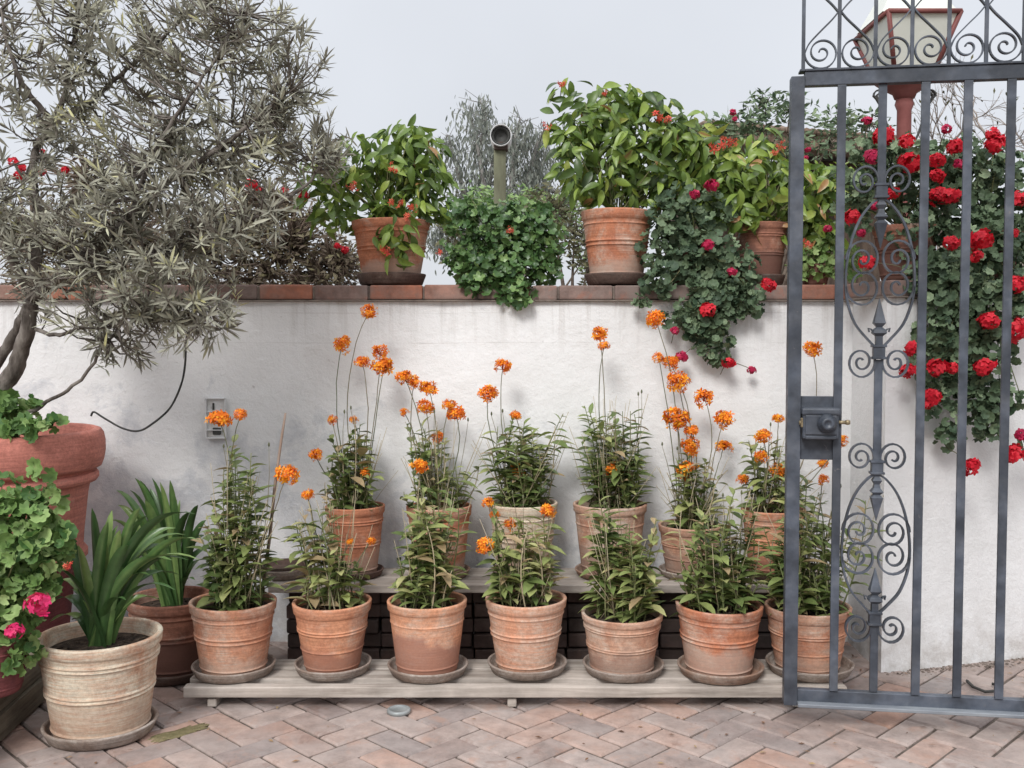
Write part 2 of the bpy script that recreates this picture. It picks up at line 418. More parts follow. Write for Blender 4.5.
def brick_mat(name, stops, mossy=True, lo=0.75, patch=0.5, patchc=(0.40, 0.36, 0.34), rough=0.85):
    m, nt, b = newmat(name)
    at = N(nt, 'ShaderNodeAttribute', attribute_name='tint'); r = ramp(nt, stops); nt.links.new(at.outputs['Fac'], r.inputs[0])
    v = coords(nt, rand=False)
    n1 = noise(nt, v, 14, 7, 0.7); r1 = ramp(nt, [(0.3, lo), (0.7, 1.18)]); nt.links.new(n1.outputs[0], r1.inputs[0])
    c = mix(nt, 1.0, r.outputs[0], r1.outputs[0], 'MULTIPLY')
    n2 = noise(nt, v, 3.6, 6, 0.65); r2 = ramp(nt, [(0.42, 0.0), (0.62, patch)]); nt.links.new(n2.outputs[0], r2.inputs[0])
    c = mix(nt, r2.outputs[0], c, patchc)
    n9 = noise(nt, v, 9, 6, 0.7, 0.3); r9 = ramp(nt, [(0.55, 0.0), (0.68, 0.5)]); nt.links.new(n9.outputs[0], r9.inputs[0]); c = mix(nt, r9.outputs[0], c, stops[-2][1])
    n3 = noise(nt, v, 7, 5, 0.6, 0.5); r3 = ramp(nt, [(0.60, 0.0), (0.68, 0.55)]); nt.links.new(n3.outputs[0], r3.inputs[0])
    c = mix(nt, r3.outputs[0], c, (0.20, 0.125, 0.10))
    nt.links.new(c, b.inputs['Base Color']); b.inputs['Roughness'].default_value = rough; b.inputs['Specular IOR Level'].default_value = 0.25
    n4 = noise(nt, v, 45, 7, 0.7); bump(nt, b, n4.outputs[0], 0.5, 0.004)
    return m


M_pave = brick_mat('paving_brick', [(0, (0.25, 0.20, 0.185)), (0.3, (0.34, 0.265, 0.235)), (0.65, (0.40, 0.33, 0.30)), (0.86, (0.41, 0.255, 0.195)), (1, (0.27, 0.235, 0.225))], lo=0.66, patch=0.4)
M_cope = brick_mat('coping_brick', [(0, (0.16, 0.10, 0.085)), (0.35, (0.27, 0.19, 0.165)), (0.6, (0.30, 0.22, 0.19)), (0.8, (0.36, 0.13, 0.075)), (1, (0.34, 0.27, 0.24))], lo=0.5, patch=0.6, patchc=(0.24, 0.20, 0.18))
M_shade_brick = brick_mat('shade_toned_brick', [(0, (0.05, 0.038, 0.034)), (1, (0.12, 0.08, 0.07))], lo=0.6, patch=.3, patchc=(.2, .17, .16))  # brick colour darkened to stand in for the shadow under the rear shelf
M_joint = simple_mat('paving_joint', [(0.07, 0.055, 0.045), (0.17, 0.14, 0.12)], 20, 0.95, 0.6, 0.006)
M_mortar = simple_mat('coping_mortar', [(0.14, 0.11, 0.095), (0.24, 0.20, 0.17)], 20, 0.95, 0.6, 0.006)
M_earth = simple_mat('earth', [(0.12, 0.10, 0.08), (0.24, 0.20, 0.16)], 3, 0.95, 0.6, 0.01)
M_moss = simple_mat('moss', [(0.13, 0.12, 0.055), (0.24, 0.20, 0.11)], 30, 0.95, 1.0, 0.006)
M_roof = simple_mat('old_roof', [(0.09, 0.06, 0.045), (0.20, 0.14, 0.10), (0.30, 0.24, 0.20)], 9, 0.9, 0.7, 0.02, (0.4, 3, 1))
M_galv = simple_mat('galvanised', [(0.24, 0.26, 0.26), (0.38, 0.40, 0.40)], 18, 0.5, 0.2, 0.001, metal=0.3)

# ------------------------------------------------------------------ leaf templates
def lance(w, fold=0.25, droop=0.15, n=5, wide=0.45):
    """leaf of length 1, half width w, folded along the midrib"""
    v = []; f = []; t = []
    for i in range(n + 1):
        y = i / n
        ww = w * (math.sin(math.pi * min(1, (y / (2 * wide)) if y < wide else 0.5 + 0.5 * (y - wide) / (1 - wide)))) ** 0.8
        if i == 0: ww = w * 0.12
        if i == n: ww = w * 0.02
        z = -droop * y * y
        v += [(-ww, y, z + fold * ww), (0, y, z), (ww, y, z + fold * ww)]
        t += [0.0, 0.06, 0.0]
    for i in range(n):
        a = i * 3
        f += [(a, a + 1, a + 4, a + 3), (a + 1, a + 2, a + 5, a + 4)]
    return v, f, t


T_orch = lance(0.215, 0.38, 0.32, 4, 0.45)
T_olive = lance(0.066, 0.3, 0.10, 3)
T_broad = lance(0.215, 0.4, 0.4, 5, 0.38)
T_small = lance(0.2, 0.2, 0.15, 2)
T_gum = lance(0.09, 0.2, 0.1, 3)


def round_leaf(lobes=7, amp=0.13, cup=0.30):
    n = lobes * 3; v = [(0, 0, -0.02)]; f = []; t = [0.10]
    for ring, rr in ((1, 0.55), (2, 1.0)):
        for k in range(n):
            a = -math.pi / 2 + 0.30 + (2 * math.pi - 0.60) * k / (n - 1)
            lob = abs(math.sin(lobes * math.pi * k / (n - 1)))
            r = 0.5 * rr * (1 - amp + amp * 2 * (lob if ring == 2 else 0.5))
            z = cup * r * r * 2 + (0.075 * math.sin(k * 1.9) if ring == 2 else 0.0)
            v.append((r * math.cos(a), 0.08 + r * math.sin(a), z)); t.append(0.0 if ring == 2 else -0.10)
    for k in range(n - 1):
        f.append((0, 1 + k, 2 + k)); f.append((1 + k, 1 + n + k, 2 + n + k, 2 + k))
    return v, f, t


T_round = round_leaf()
T_ivy = round_leaf(5, 0.24, 0.25)


def floret(npet=5, w=0.22, lip=True):
    v = []; f = []; t = []
    for k in range(npet):
        a = 2 * math.pi * k / npet + 0.3; c, s_ = math.cos(a), math.sin(a); b = len(v)
        for (q, ww, z) in ((0.06, 0.05, 0), (0.55, w, 0.13), (1.0, w * 0.35, 0.05)):
            v += [(c * q - s_ * ww, s_ * q + c * ww, z), (c * q + s_ * ww, s_ * q - c * ww, z)]; t += [0, 0]
        f += [(b, b + 1, b + 3, b + 2), (b + 2, b + 3, b + 5, b + 4)]
    if lip:
        b = len(v); v += [(0, 0, 0.1), (-0.28, -0.1, 0.42), (0.28, -0.1, 0.42), (0, -0.42, 0.5), (0.0, 0.2, 0.4)]; t += [0.45] * 5
        f += [(b, b + 1, b + 3), (b, b + 3, b + 2), (b, b + 2, b + 4), (b, b + 4, b + 1)]
    # template axes: y is the 'dir' axis, so put the flower's face along y
    v = [(x, z, y) for (x, y, z) in v]
    return v, f, t


T_flo = floret(5, 0.19, True)
T_ger = floret(5, 0.36, False)


def rdir(n, up=0.0):
    d = rng.normal(size=(n, 3)); d /= np.linalg.norm(d, axis=1)[:, None]
    d[:, 2] += up
    return d / np.linalg.norm(d, axis=1)[:, None]


def head(parent, rad, kind='orange', loc=(0, 0, 0), name='flower_head'):
    """ball of florets at loc (parent space)"""
    mb = MB()
    if kind == 'orange':
        n = int(24 + rad * 420); d = rdir(n, 0.35)
        rr = rad * (0.45 + 0.50 * rng.random(n)); squash = np.array([1, 1, random.uniform(.7, .95)])
        pos = d * rr[:, None] * squash
        mb.scatter(T_flo, pos, d + rng.normal(size=(n, 3)) * 0.3, rng.normal(size=(n, 3)), rad * (0.34 + 0.14 * rng.random(n)), 0.15 + 0.65 * rng.random(n))
        for q in range(0, n, 2): mb.tube([(0, 0, -rad * 0.3), tuple(pos[q])], 0.0009, 3, 0.1, 0, False)
        mat = M_orange
    elif kind == 'coral':
        n = 9; d = rdir(n, -0.1); pos = d * (rad * (0.2 + .8 * rng.random(n)))[:, None] * np.array([1.1, 1, 0.8])
        mb.scatter(T_flo, pos, d + rng.normal(size=(n, 3)) * 0.4, rng.normal(size=(n, 3)), rad * (0.38 + 0.2 * rng.random(n)), 0.1 + 0.8 * rng.random(n)); mat = M_coral
    else:
        n = 34; d = rdir(n, 0.2)
        pos = d * (rad * (0.50 + 0.38 * rng.random(n)))[:, None] * np.array([1, 1, 0.82])
        mb.scatter(T_ger, pos, d + rng.normal(size=(n, 3)) * 0.25, rng.normal(size=(n, 3)), rad * (0.36 + 0.12 * rng.random(n)), 0.1 + 0.8 * rng.random(n))
        mat = {'red': M_red, 'crimson': M_crim, 'pink': M_pink, 'coral': M_coral}[kind]
    return mb.build(name, mat, parent, loc)


# ------------------------------------------------------------------ pots
def pot_profile(r, h, rb, style=0):
    """outer wall from base up, over the lip and down inside"""
    def R_(t): return rb + (r * 0.965 - rb) * (t ** 0.85)
    pr = [(rb * 0.4, 0.004), (rb * 0.97, 0.0), (rb, 0.004)]
    if style == 0: ribs = [(0.10, .004), (0.50, .0055), (0.56, .0055), (0.80, .004)]; band = 0.86
    elif style == 1: ribs = [(0.09, .003), (0.34, .0035), (0.60, .005), (0.64, .004)]; band = 0.84
    elif style == 2: ribs = [(0.08, .005), (0.44, .005), (0.48, .004), (0.76, .005), (0.80, .005)]; band = 0.88
    else: ribs = [(0.12, .003), (0.72, .003)]; band = 0.88
    t = 0.03; ts = set(np.linspace(0.03, band - 0.015, 22).tolist())
    for (q, a) in ribs:
        for dq in (-0.022, -0.012, -0.004, 0.004, 0.012, 0.022): ts.add(q + dq)
    for t in sorted(ts):
        if t >= band - 0.01: continue
        e = sum(a * math.exp(-((t - q) / 0.010) ** 2) for q, a in ribs)
        pr.append((R_(t) + e * r / 0.16, t * h))
    rb2 = R_(band)
    pr += [(rb2, h * (band - 0.008)), (rb2 + 0.022 * r, h * (band + 0.004)), (rb2 + 0.045 * r, h * (band + 0.02)), (r * 0.988, h * 0.93), (r * 0.996, h * 0.965), (r, h * 0.985), (r * 0.992, h * 0.996), (r * 0.972, h),
           (r * 0.935, h * 1.0), (r * 0.915, h * 0.992), (r * 0.905, h * 0.97), (r * 0.885, h * 0.86), (r * 0.86, h * 0.75)]
    return pr


def make_pot(root, r, h, mat, style=0, rb=None, soil=True, sd=0.86):
    rb = rb or r * 0.70
    mb = MB(); mb.lathe(pot_profile(r, h, rb, style), 56, wob=0.006, ph=random.random() * 6, tilt=(random.uniform(-.015, .015), random.uniform(-.01, .01)))
    p = mb.build('pot', mat, root)
    if soil:
        sb = MB(); prof = [(r * 0.875, h * sd - 0.006)] + [(r * 0.87 * q, h * sd + 0.006 * math.sin(q * 9) + (1 - q) * 0.012) for q in (0.99, 0.8, 0.6, 0.4, 0.2, 0.03)]
        sb.lathe(prof, 30, wob=0.01)
        # crumbs and bark bits
        for i in range(26):
            a = random.random() * 6.28; q = r * 0.8 * math.sqrt(random.random())
            sb.box((q * math.cos(a), q * math.sin(a), h * sd + 0.012), (random.uniform(.006, .02), random.uniform(.004, .01), .006), 0.0015, a, tilt=(random.uniform(-.4, .4), random.uniform(-.4, .4)))
        sb.build('soil', M_soil, root)
    return p


def saucer(loc, r, label, mat, h=0.038, group=None, name='plant_saucer'):
    pr = [(r * 0.5, 0.002), (r * 0.84, 0.0), (r * 0.90, 0.004), (r * 0.965, h * 0.62), (r * 0.99, h * 0.80), (r, h * 0.92), (r * 0.992, h * 0.985), (r * 0.972, h), (r * 0.945, h * 0.985), (r * 0.925, h * 0.86), (r * 0.87, 0.013), (r * 0.80, 0.010), (0.001, 0.009)]
    mb = MB(); mb.lathe(pr, 56, wob=0.007, ph=random.random() * 6)
    o = mb.build(name, mat, None, loc)
    return tag(o, label, 'saucer', group)


# ------------------------------------------------------------------ orchids
def orchid(label, px, rim_y, rim_w, Y, base_z, mat, style, ftop, fw, flowers, group, ncane=22, lean=0.0, tintc=0.0, stake=None, dry=0.25, rb=None, bare=0.0):
    c = P(px, rim_y, Y); r = rim_w / 2 / F * Y
    root = thing('potted_orchid', label, 'potted orchid', (c.x, Y, base_z), 0, group)
    h = c.z - base_z
    make_pot(root, r, h, TC[mat], style, rb and r * rb)
    top = P(px, ftop, Y).z - base_z; fwm = fw * 1.10 / 2 / F * Y
    sb = MB(); pos = []; dirs = []; nors = []; scl = []; tin = []
    sz = h * 0.86
    for i in range(ncane):
        a = random.random() * 6.283; q = r * 0.68 * math.sqrt(random.random())
        b0 = Vector((q * math.cos(a), q * math.sin(a), sz))
        hh = (top - sz) * (random.uniform(0.25, 0.95) if i > 3 else random.uniform(0.85, 1.12))
        a2 = a + random.uniform(-.8, .8); sp = fwm * (random.uniform(0.1, 1.0) if hh > .12 else random.uniform(.3, 1.0)) * (1 if hh > 0 else 1)
        tip = Vector((sp * math.cos(a2) + lean * hh, sp * math.sin(a2) * 0.75, sz + hh))
        mid = b0.lerp(tip, 0.5) + Vector((random.uniform(-.05, .05), random.uniform(-.04, .04), hh * random.uniform(-.02, .16)))
        n = 9; pts = []
        for k in range(n + 1):
            t = k / n; pts.append(b0 * (1 - t) ** 2 + mid * 2 * t * (1 - t) + tip * t * t)
        dryc = random.random() < dry; ct = random.gauss(.45, .15)
        sb.tube(pts, [0.0034 - 0.0018 * k / n for k in range(n + 1)], 5, 0.85 if dryc else random.uniform(0.1, 0.5))
        # leaves in two ranks up the cane
        pl = random.random() * 6.28; L = (tip - b0).length; nl = max(6, int(L / random.uniform(.0145, .024)))
        t0 = 0.30 if dryc else random.uniform(0.02, 0.16)
        for k in range(nl):
            t = t0 + (1 - t0) * k / nl
            if dryc and random.random() < 0.55: continue
            if random.random() < bare: continue
            p = b0 * (1 - t) ** 2 + mid * 2 * t * (1 - t) + tip * t * t
            ax = ((mid - b0) * (1 - t) + (tip - mid) * t).normalized()
            side = pl + (math.pi if k % 2 else 0) + random.uniform(-.45, .45)
            out = Vector((math.cos(side), math.sin(side), 0))
            el = random.uniform(-0.05, 0.9) * (1.0 if t < 0.9 else 1.6)
            d = (out + ax * el).normalized()
            pos.append(p); dirs.append(d); nors.append(Vector((-out.x * el, -out.y * el, 1)) + Vector((random.uniform(-.4, .4), random.uniform(-.4, .4), 0)))
            s = random.choice((1, 1, .7)) * random.uniform(0.058, 0.104) * (1 - 0.45 * max(0, t - .7) / .3)
            scl.append((s * random.uniform(.8, 1.1), s, s))
            tv = random.gauss(ct + tintc, 0.16)
            if dryc: tv += 0.3
            if random.random() < 0.04: tv = 1.0
            tin.append(min(1, max(0, tv)))
    # thin dry sticks, bare roots
    for i in range(22):
        a = random.random() * 6.28; q = r * 0.6 * random.random(); b0 = Vector((q * math.cos(a), q * math.sin(a), sz))
        e = b0 + Vector((random.uniform(-1, 1) * fwm + lean * .1, random.uniform(-.05, .05), (top - sz) * random.uniform(.3, 1.1)))
        sb.tube([b0, b0.lerp(e, .5) + Vector((random.uniform(-.01, .01), 0, 0)), e], [0.0016, 0.0014, 0.001], 4, random.uniform(.7, 1))
    sb.build('stems', M_cane, root)
    fm = MB(); fm.scatter(T_orch, pos, dirs, nors, scl, tin); fm.build('foliage', M_orch, root)
    for (fx, fy, fr) in flowers:
        yy = Y + random.uniform(-.07, .05); q = P(fx, fy, yy) - Vector((c.x, Y, base_z)); rad = fr / 2 / F * yy * 1.10
        sm = MB(); b0 = Vector((max(-r * .6, min(r * .6, q.x * .35)), random.uniform(-.04, .04), sz + max(0.0, (top - sz)) * 0.25))
        if q.z < b0.z + 0.05: b0.z = sz
        m1 = Vector((b0.x * .5 + q.x * .5 + random.uniform(-.03, .03) + random.uniform(-.2, .2) * (q.z - b0.z), q.y * .5, b0.z + (q.z - b0.z) * .60))
        pts = [b0 * (1 - t) ** 2 + m1 * 2 * t * (1 - t) + q * t * t for t in [k / 10 for k in range(11)]]
        pts = [p + Vector((random.uniform(-.002, .002), random.uniform(-.002, .002), 0)) for p in pts[:-1]] + [pts[-1]]
        sm.tube(pts, [0.0024 - 0.0008 * k / 10 for k in range(11)], 5, random.random())
        st = sm.build('flower_stalk', M_stalk, root)
        head(st, rad, 'orange', q)
    # some spent / bud-only shoots
    for i in range(2):
        x = random.uniform(-fwm, fwm); e = Vector((x, random.uniform(-.04, .04), top + random.uniform(.01, .07)))
        sm = MB(); b0 = Vector((x * .4, 0, sz)); m1 = b0.lerp(e, .6) + Vector((random.uniform(-.05, .05), 0, 0)); sm.tube([b0 * (1 - t) ** 2 + m1 * 2 * t * (1 - t) + e * t * t for t in (0, .2, .4, .6, .8, 1)], [.002, .002, .0018, .0016, .0013, .001], 4, 0.9)
        sm.lathe([(0.001, 0), (0.004, .006), (0.003, .014), (0.0005, .018)], 6, tuple(e), tint=0.2)
        sm.build('spent_stalk', M_stalk, root)
    return root


YB = YG(709)                # front edge of the low bench
ZB = 0.079
YF = YB + 0.15              # front row of pots
ZS = 0.336                  # top of the rear shelf
YU = 4.06                   # rear row of pots
YW = 4.26                   # wall face
GF = 'potted orchids on the low bench'; GU = 'potted orchids on the rear shelf'
SH = 0.012

front = [
    (233, 600, 86, 'orange', 0, 458, 92, [(219, 420, 23), (241, 415, 14), (286, 475, 24)], 26, 'leftmost orchid pot on the low bench, plain orange clay, with a split stake in it', 0.02, 0.02, 0.12),
    (332, 600, 80, 'orange_damp', 1, 502, 56, [(307, 495, 14), (350, 542, 8), (371, 541, 9)], 17, 'second orchid pot on the low bench, orange clay turning brown below, wispy plant', -0.12, 0.0, 0.3),
    (427, 599, 81, 'peach_damp', 3, 492, 70, [(419, 467, 17)], 26, 'third orchid pot on the low bench, peach clay with a dark damp patch', 0.0, 0.0, 0.2),
    (526, 597, 82, 'peach', 0, 512, 66, [(488, 503, 12), (495, 515, 11), (510, 525, 13), (548, 511, 16), (484, 546, 18)], 20, 'middle orchid pot of the low bench, peach clay, plant with five small orange flowers', 0.0, 0.08, 0.2),
    (622, 612, 82, 'grey', 2, 512, 66, [], 24, 'shortest orchid pot on the low bench, pinkish limed clay, plant without flowers', 0.0, 0.12, 0.05),
    (719, 603, 87, 'redband', 0, 500, 76, [], 28, 'sixth orchid pot on the low bench, red bands, standing in a rust-stained saucer', 0.0, 0.0, 0.3),
    (808, 605, 86, 'orange', 1, 490, 100, [(823, 480, 12)], 30, 'orchid pot behind the lower left corner of the gate, warm orange ribbed clay', 0.03, 0.0, 0.1),
]
sau = ['grey saucer under the leftmost orchid pot of the low bench', 'grey saucer under the second orchid pot of the low bench', 'pale grey saucer under the peach pot with the dark damp patch',
       'grey-brown saucer under the middle orchid pot of the low bench', 'thick grey saucer under the shortest orchid pot of the low bench', 'grey saucer with a rust-red stain under the sixth pot of the low bench', 'grey saucer under the orchid pot behind the gate']
for i, (px, ry, rw, mt, st, ft, fw, fl, nc, lab, lean, tc_, dry) in enumerate(front):
    Y = YF + (0.0, 0.02, 0.0, 0.03, 0.01, -0.01, 0.02)[i]
    orchid(lab, px, ry, rw, Y, ZB + SH, mt, st, ft, fw, fl, GF, int(nc * 1.35), lean, tc_, None, dry, (0.72, 0.66, 0.74, 0.68, 0.74, 0.72, 0.70)[i])
    c = P(px, 680, Y)
    saucer((c.x + 0.004, Y, ZB + 0.001), (0.150, 0.142, 0.148, 0.148, 0.150, 0.156, 0.158)[i], sau[i], M_saucer_b if i == 5 else M_saucer, group='saucers on the low bench')
# bamboo-like stake in the first pot: pushed in, top-level
q0 = P(262, 592, YF + .03); q1 = P(285, 413, YF + .02)
sk = MB(); sk.tube([(0, 0, 0)] + [tuple((q1 - q0) * t + Vector((0.003 * math.sin(t * 7), 0, 0))) for t in (.3, .6, .85, 1)], [.0065, .006, .0055, .005, .0042], 6)
tag(sk.build('wooden_stake', M_stake, None, q0), 'thin split wooden stake standing up out of the leftmost bench orchid', 'stake')

upper = [
    (355, 505, 60, 'redband', 2, 425, 62, [(342, 345, 18), (369, 312, 16), (362, 362, 15), (332, 420, 10), (354, 420, 9), (316, 455, 15), (365, 474, 14), (380, 352, 16), (383, 367, 23)], 22, 'leftmost orchid pot on the rear shelf, reddish brown clay, orange flowers on very tall stalks', 0.0, -0.05, 0.2),
    (439, 505, 66, 'redband', 1, 428, 74, [(404, 377, 17), (415, 383, 15), (429, 389, 18), (426, 407, 17), (404, 412, 10), (449, 406, 15), (456, 416, 18), (438, 438, 13)], 20, 'second orchid pot on the rear shelf, reddish clay, thick cluster of orange flower heads', 0.0, -0.05, 0.35),
    (523, 502, 70, 'pale', 0, 420, 84, [(503, 367, 17), (488, 394, 19), (516, 416, 12), (516, 471, 18)], 24, 'third orchid pot on the rear shelf, pale limed clay, widely spread canes', 0.0, -0.05, 0.2),
    (610, 503, 74, 'grey', 3, 400, 76, [(600, 334, 17), (604, 346, 12), (614, 470, 18)], 24, 'fourth orchid pot on the rear shelf, greyish clay, tall leafy canes', -0.12, -0.02, 0.15),
    (690, 524, 64, 'grey', 1, 455, 70, [(656, 320, 20), (659, 358, 12), (671, 363, 17), (679, 382, 22), (704, 398, 19), (676, 419, 26), (692, 431, 15), (724, 420, 20), (690, 447, 20), (724, 447, 17), (687, 471, 23)], 20, 'fifth orchid pot on the rear shelf, small grey clay, many orange flower heads', 0.0, -0.05, 0.4),
    (773, 508, 64, 'orange_damp', 0, 440, 66, [(778, 419, 12), (763, 436, 18), (761, 457, 16), (743, 480, 13), (778, 472, 18), (812, 349, 19), (823, 464, 12), (842, 441, 13)], 18, 'rightmost orchid pot on the rear shelf, orange clay, beside the gate post', 0.0, -0.05, 0.2),
]
saul = ['dark saucer under the leftmost pot of the rear shelf', 'brown saucer under the second pot of the rear shelf', 'brown saucer under the pale limed pot of the rear shelf',
        'brown saucer under the fourth pot of the rear shelf with tall leaning canes', 'grey saucer under the small grey pot of the rear shelf', 'dark saucer under the rear shelf pot beside the gate post']
for i, (px, ry, rw, mt, st, ft, fw, fl, nc, lab, lean, tc_, dry) in enumerate(upper):
    orchid(lab, px, ry, rw, YU, ZS + SH, mt, st, ft, fw, fl, GU, int(nc * 1.15), lean, tc_, None, dry, (0.70, 0.72, 0.72, 0.74, 0.72, 0.70)[i])
    c = P(px, 578, YU)
    saucer((c.x, YU, ZS + 0.001), (0.118, 0.128, 0.130, 0.145, 0.128, 0.128)[i], saul[i], (M_saucer_d, M_saucer_b, M_saucer_b, M_saucer_b, M_saucer, M_saucer_d)[i], 0.03, 'saucers on the rear shelf')
c = P(283, 574, YU)
saucer((c.x, YU, ZS + 0.001), 0.115, 'empty stacked saucer at the left end of the rear shelf', M_saucer, 0.04)
c = P(285, 562, YU); saucer((c.x, YU, ZS + 0.016), 0.096, 'upper of two empty saucers stacked on the rear shelf', M_saucer_d, 0.035)

# ------------------------------------------------------------------ low bench and rear shelf
def xw(px, Y): return P(px, 600, Y).x


x0, x1 = xw(183, YB), xw(850, YB)
bench = thing('plank_bench', 'long low bench of three weathered grey planks carrying the front row of pots', 'bench', ((x0 + x1) / 2, YB + 0.16, 0))
L = x1 - x0
for (yc, wd, dz) in ((0.0, 0.042, 0.0), (0.088, 0.100, 0.001), (0.204, 0.108, 0.0)):
    mb = MB(); mb.box((random.uniform(-.01, .01), yc - 0.16 + wd / 2, ZB - 0.019 + dz - .001), (L, wd, 0.038), 0.004, tilt=(0.0, 0.004), seg=2)
    mb.build('plank', M_wood, bench)
for px in (209, 512, 800):
    mb = MB(); mb.box((xw(px, YB) - (x0 + x1) / 2, 0.01, (ZB - 0.048) / 2), (0.032, 0.31, ZB - 0.049), 0.003); mb.build('bearer', M_wood, bench)
ysf = YG(585, ZS)
x0, x1 = xw(268, ysf), xw(836, ysf)
shelf = thing('plank_shelf', 'higher rear shelf of weathered planks on brick piers along the wall', 'shelf', ((x0 + x1) / 2, ysf + 0.15, 0))
L = x1 - x0
for k, (yc, wd) in enumerate(((0, 0.15), (0.158, 0.145))):
    mb = MB(); mb.box((0, yc - 0.15 + wd / 2, ZS - 0.0165), (L + 0.02 * k, wd, 0.032), 0.004, seg=2); mb.build('plank', M_wood, shelf)
for ib in range(17):  # piers packed into a near-solid row, their dark colour filling in the under-shelf shadow
    mb = MB(); xx = -L / 2 + .12 + ib * (L - .24) / 16
    for j in range(5):
        mb.box((xx + random.uniform(-.006, .006), 0.03 + random.uniform(-.012, .012), 0.030 + j * 0.0605), (0.118, 0.22, 0.054), 0.004, tint=random.random())
    mb.build('brick_pier', M_shade_brick, shelf)

# ------------------------------------------------------------------ paving
pv = MB(); W = 0.108; ang = R(45); ca, sa = math.cos(ang), math.sin(ang)
for i in range(-72, 73):
    for j in range(-72, 73):
        k = (i - j) % 4
        if k == 0: cx, cy, sx, sy = i + 1, j + .5, 2, 1
        elif k == 3: cx, cy, sx, sy = i + .5, j + 1, 1, 2
        else: continue
        X = (cx * ca - cy * sa) * W + 0.05; Yy = (cx * sa + cy * ca) * W + 3.0
        if not (-3.4 < X < 3.6 and 0.2 < Yy < 5.0): continue
        gx, gy = sx * W - random.uniform(.006, .012), sy * W - random.uniform(.006, .012)
        dz = random.uniform(-.002, .002); b = 0.006
        vs = []
        tl = (random.uniform(-.008, .008), random.uniform(-.008, .008)); rr = random.uniform(-.012, .012)
        for (ins, z) in ((0, -0.03), (0, -0.0065), (b, 0.0)):
            for (qx, qy) in ((-1, -1), (1, -1), (1, 1), (-1, 1)):
                lx, ly = qx * (gx / 2 - ins), qy * (gy / 2 - ins); lx, ly = lx - ly * rr, ly + lx * rr
                wx, wy = cx * W + lx, cy * W + ly
                vs.append(((wx * ca - wy * sa) + 0.05, (wx * sa + wy * ca) + 3.0, z + dz + lx * tl[0] + ly * tl[1]))
        fs = [(8, 9, 10, 11)]
        for q in range(4):
            fs.append((q, (q + 1) % 4, 4 + (q + 1) % 4, 4 + q)); fs.append((4 + q, 4 + (q + 1) % 4, 8 + (q + 1) % 4, 8 + q))
        pv.add(vs, fs, random.random(), 0, False)
paving = tag(pv.build('paving', M_pave), kind='structure')
g = MB(); g.add([(-4, -1, -0.009), (4.5, -1, -0.009), (4.5, 5.3, -0.009), (-4, 5.3, -0.009)], [(0, 1, 2, 3)], smooth=False); tag(g.build('paving_bed', M_joint), kind='structure')
g = MB(); g.add([(-600, -600, -0.045), (600, -600, -0.045), (600, 600, -0.045), (-600, 600, -0.045)], [(0, 1, 2, 3)], smooth=False); tag(g.build('ground', M_earth), kind='structure')


def flat_blob(name, px, py, rx, ry, mat, label, cat, z=0.004, rot=0.5, n=64, th=0.004):
    Y = YG(py); c = P(px, py, Y); mb = MB(); vs = [(0, 0, th)]; ring = []
    for k in range(n):
        a = 6.283 * k / n; q = 1 + 0.08 * math.sin(3 * a + px) + 0.08 * math.sin(7 * a) + random.uniform(-.25, .15)
        x, y = rx * q * math.copysign(abs(math.cos(a)) ** .6, math.cos(a)), ry * q * math.copysign(abs(math.sin(a)) ** .6, math.sin(a)); x, y = x * math.cos(rot) - y * math.sin(rot), x * math.sin(rot) + y * math.cos(rot)
        vs.append((x * .8, y * .8, th)); ring.append((x, y, 0))
    vs += ring; fs = [(0, 1 + k, 1 + (k + 1) % n) for k in range(n)] + [(1 + k, 1 + n + k, 1 + n + (k + 1) % n, 1 + (k + 1) % n) for k in range(n)]
    mb.add(vs, fs); o = mb.build(name, mat, None, (c.x, Y, z)); return tag(o, label, cat, None)


o = flat_blob('moss', 178, 733, 0.095, 0.034, M_moss, 'flat olive green moss patch on the paving right of the pale clivia pot', 'moss', -0.001, 0.785); 
# drain cap
c = P(400, 709, YG(709)); t = thing('drain_cap', 'small round metal drain cap on the paving below the bench', 'drain cap', (c.x, YB - 0.035, 0.0))
mb = MB(); mb.lathe([(0.040, 0.0), (0.042, 0.008), (0.040, 0.014), (0.034, 0.016), (0.032, 0.012), (0.001, 0.013)], 28); mb.build('rim', M_galv, t)
# iron ring / bent strap behind the gate
c = P(985, 690, YG(688)); mb = MB()
pts = [P(967, 684, YG(684)), P(973, 690, YG(690)), P(985, 695, YG(695)), P(1000, 694, YG(694)), P(1001, 689, YG(689)), P(992, 687, YG(687))]
mb.tube([tuple(p - c + Vector((0, 0, .012))) for p in pts], 0.006, 6); tag(mb.build('iron_hook', M_black, None, c), 'bent dark iron hook lying on the paving behind the gate', 'hook')

# ------------------------------------------------------------------ walls
ZC0 = P(512, 300, YW).z; ZC1 = P(512, 284, YW - .02).z
XR = 1.50; cornerY = YG(673); corner = P(881, 673, cornerY); XI = P(848, 650, YW).x


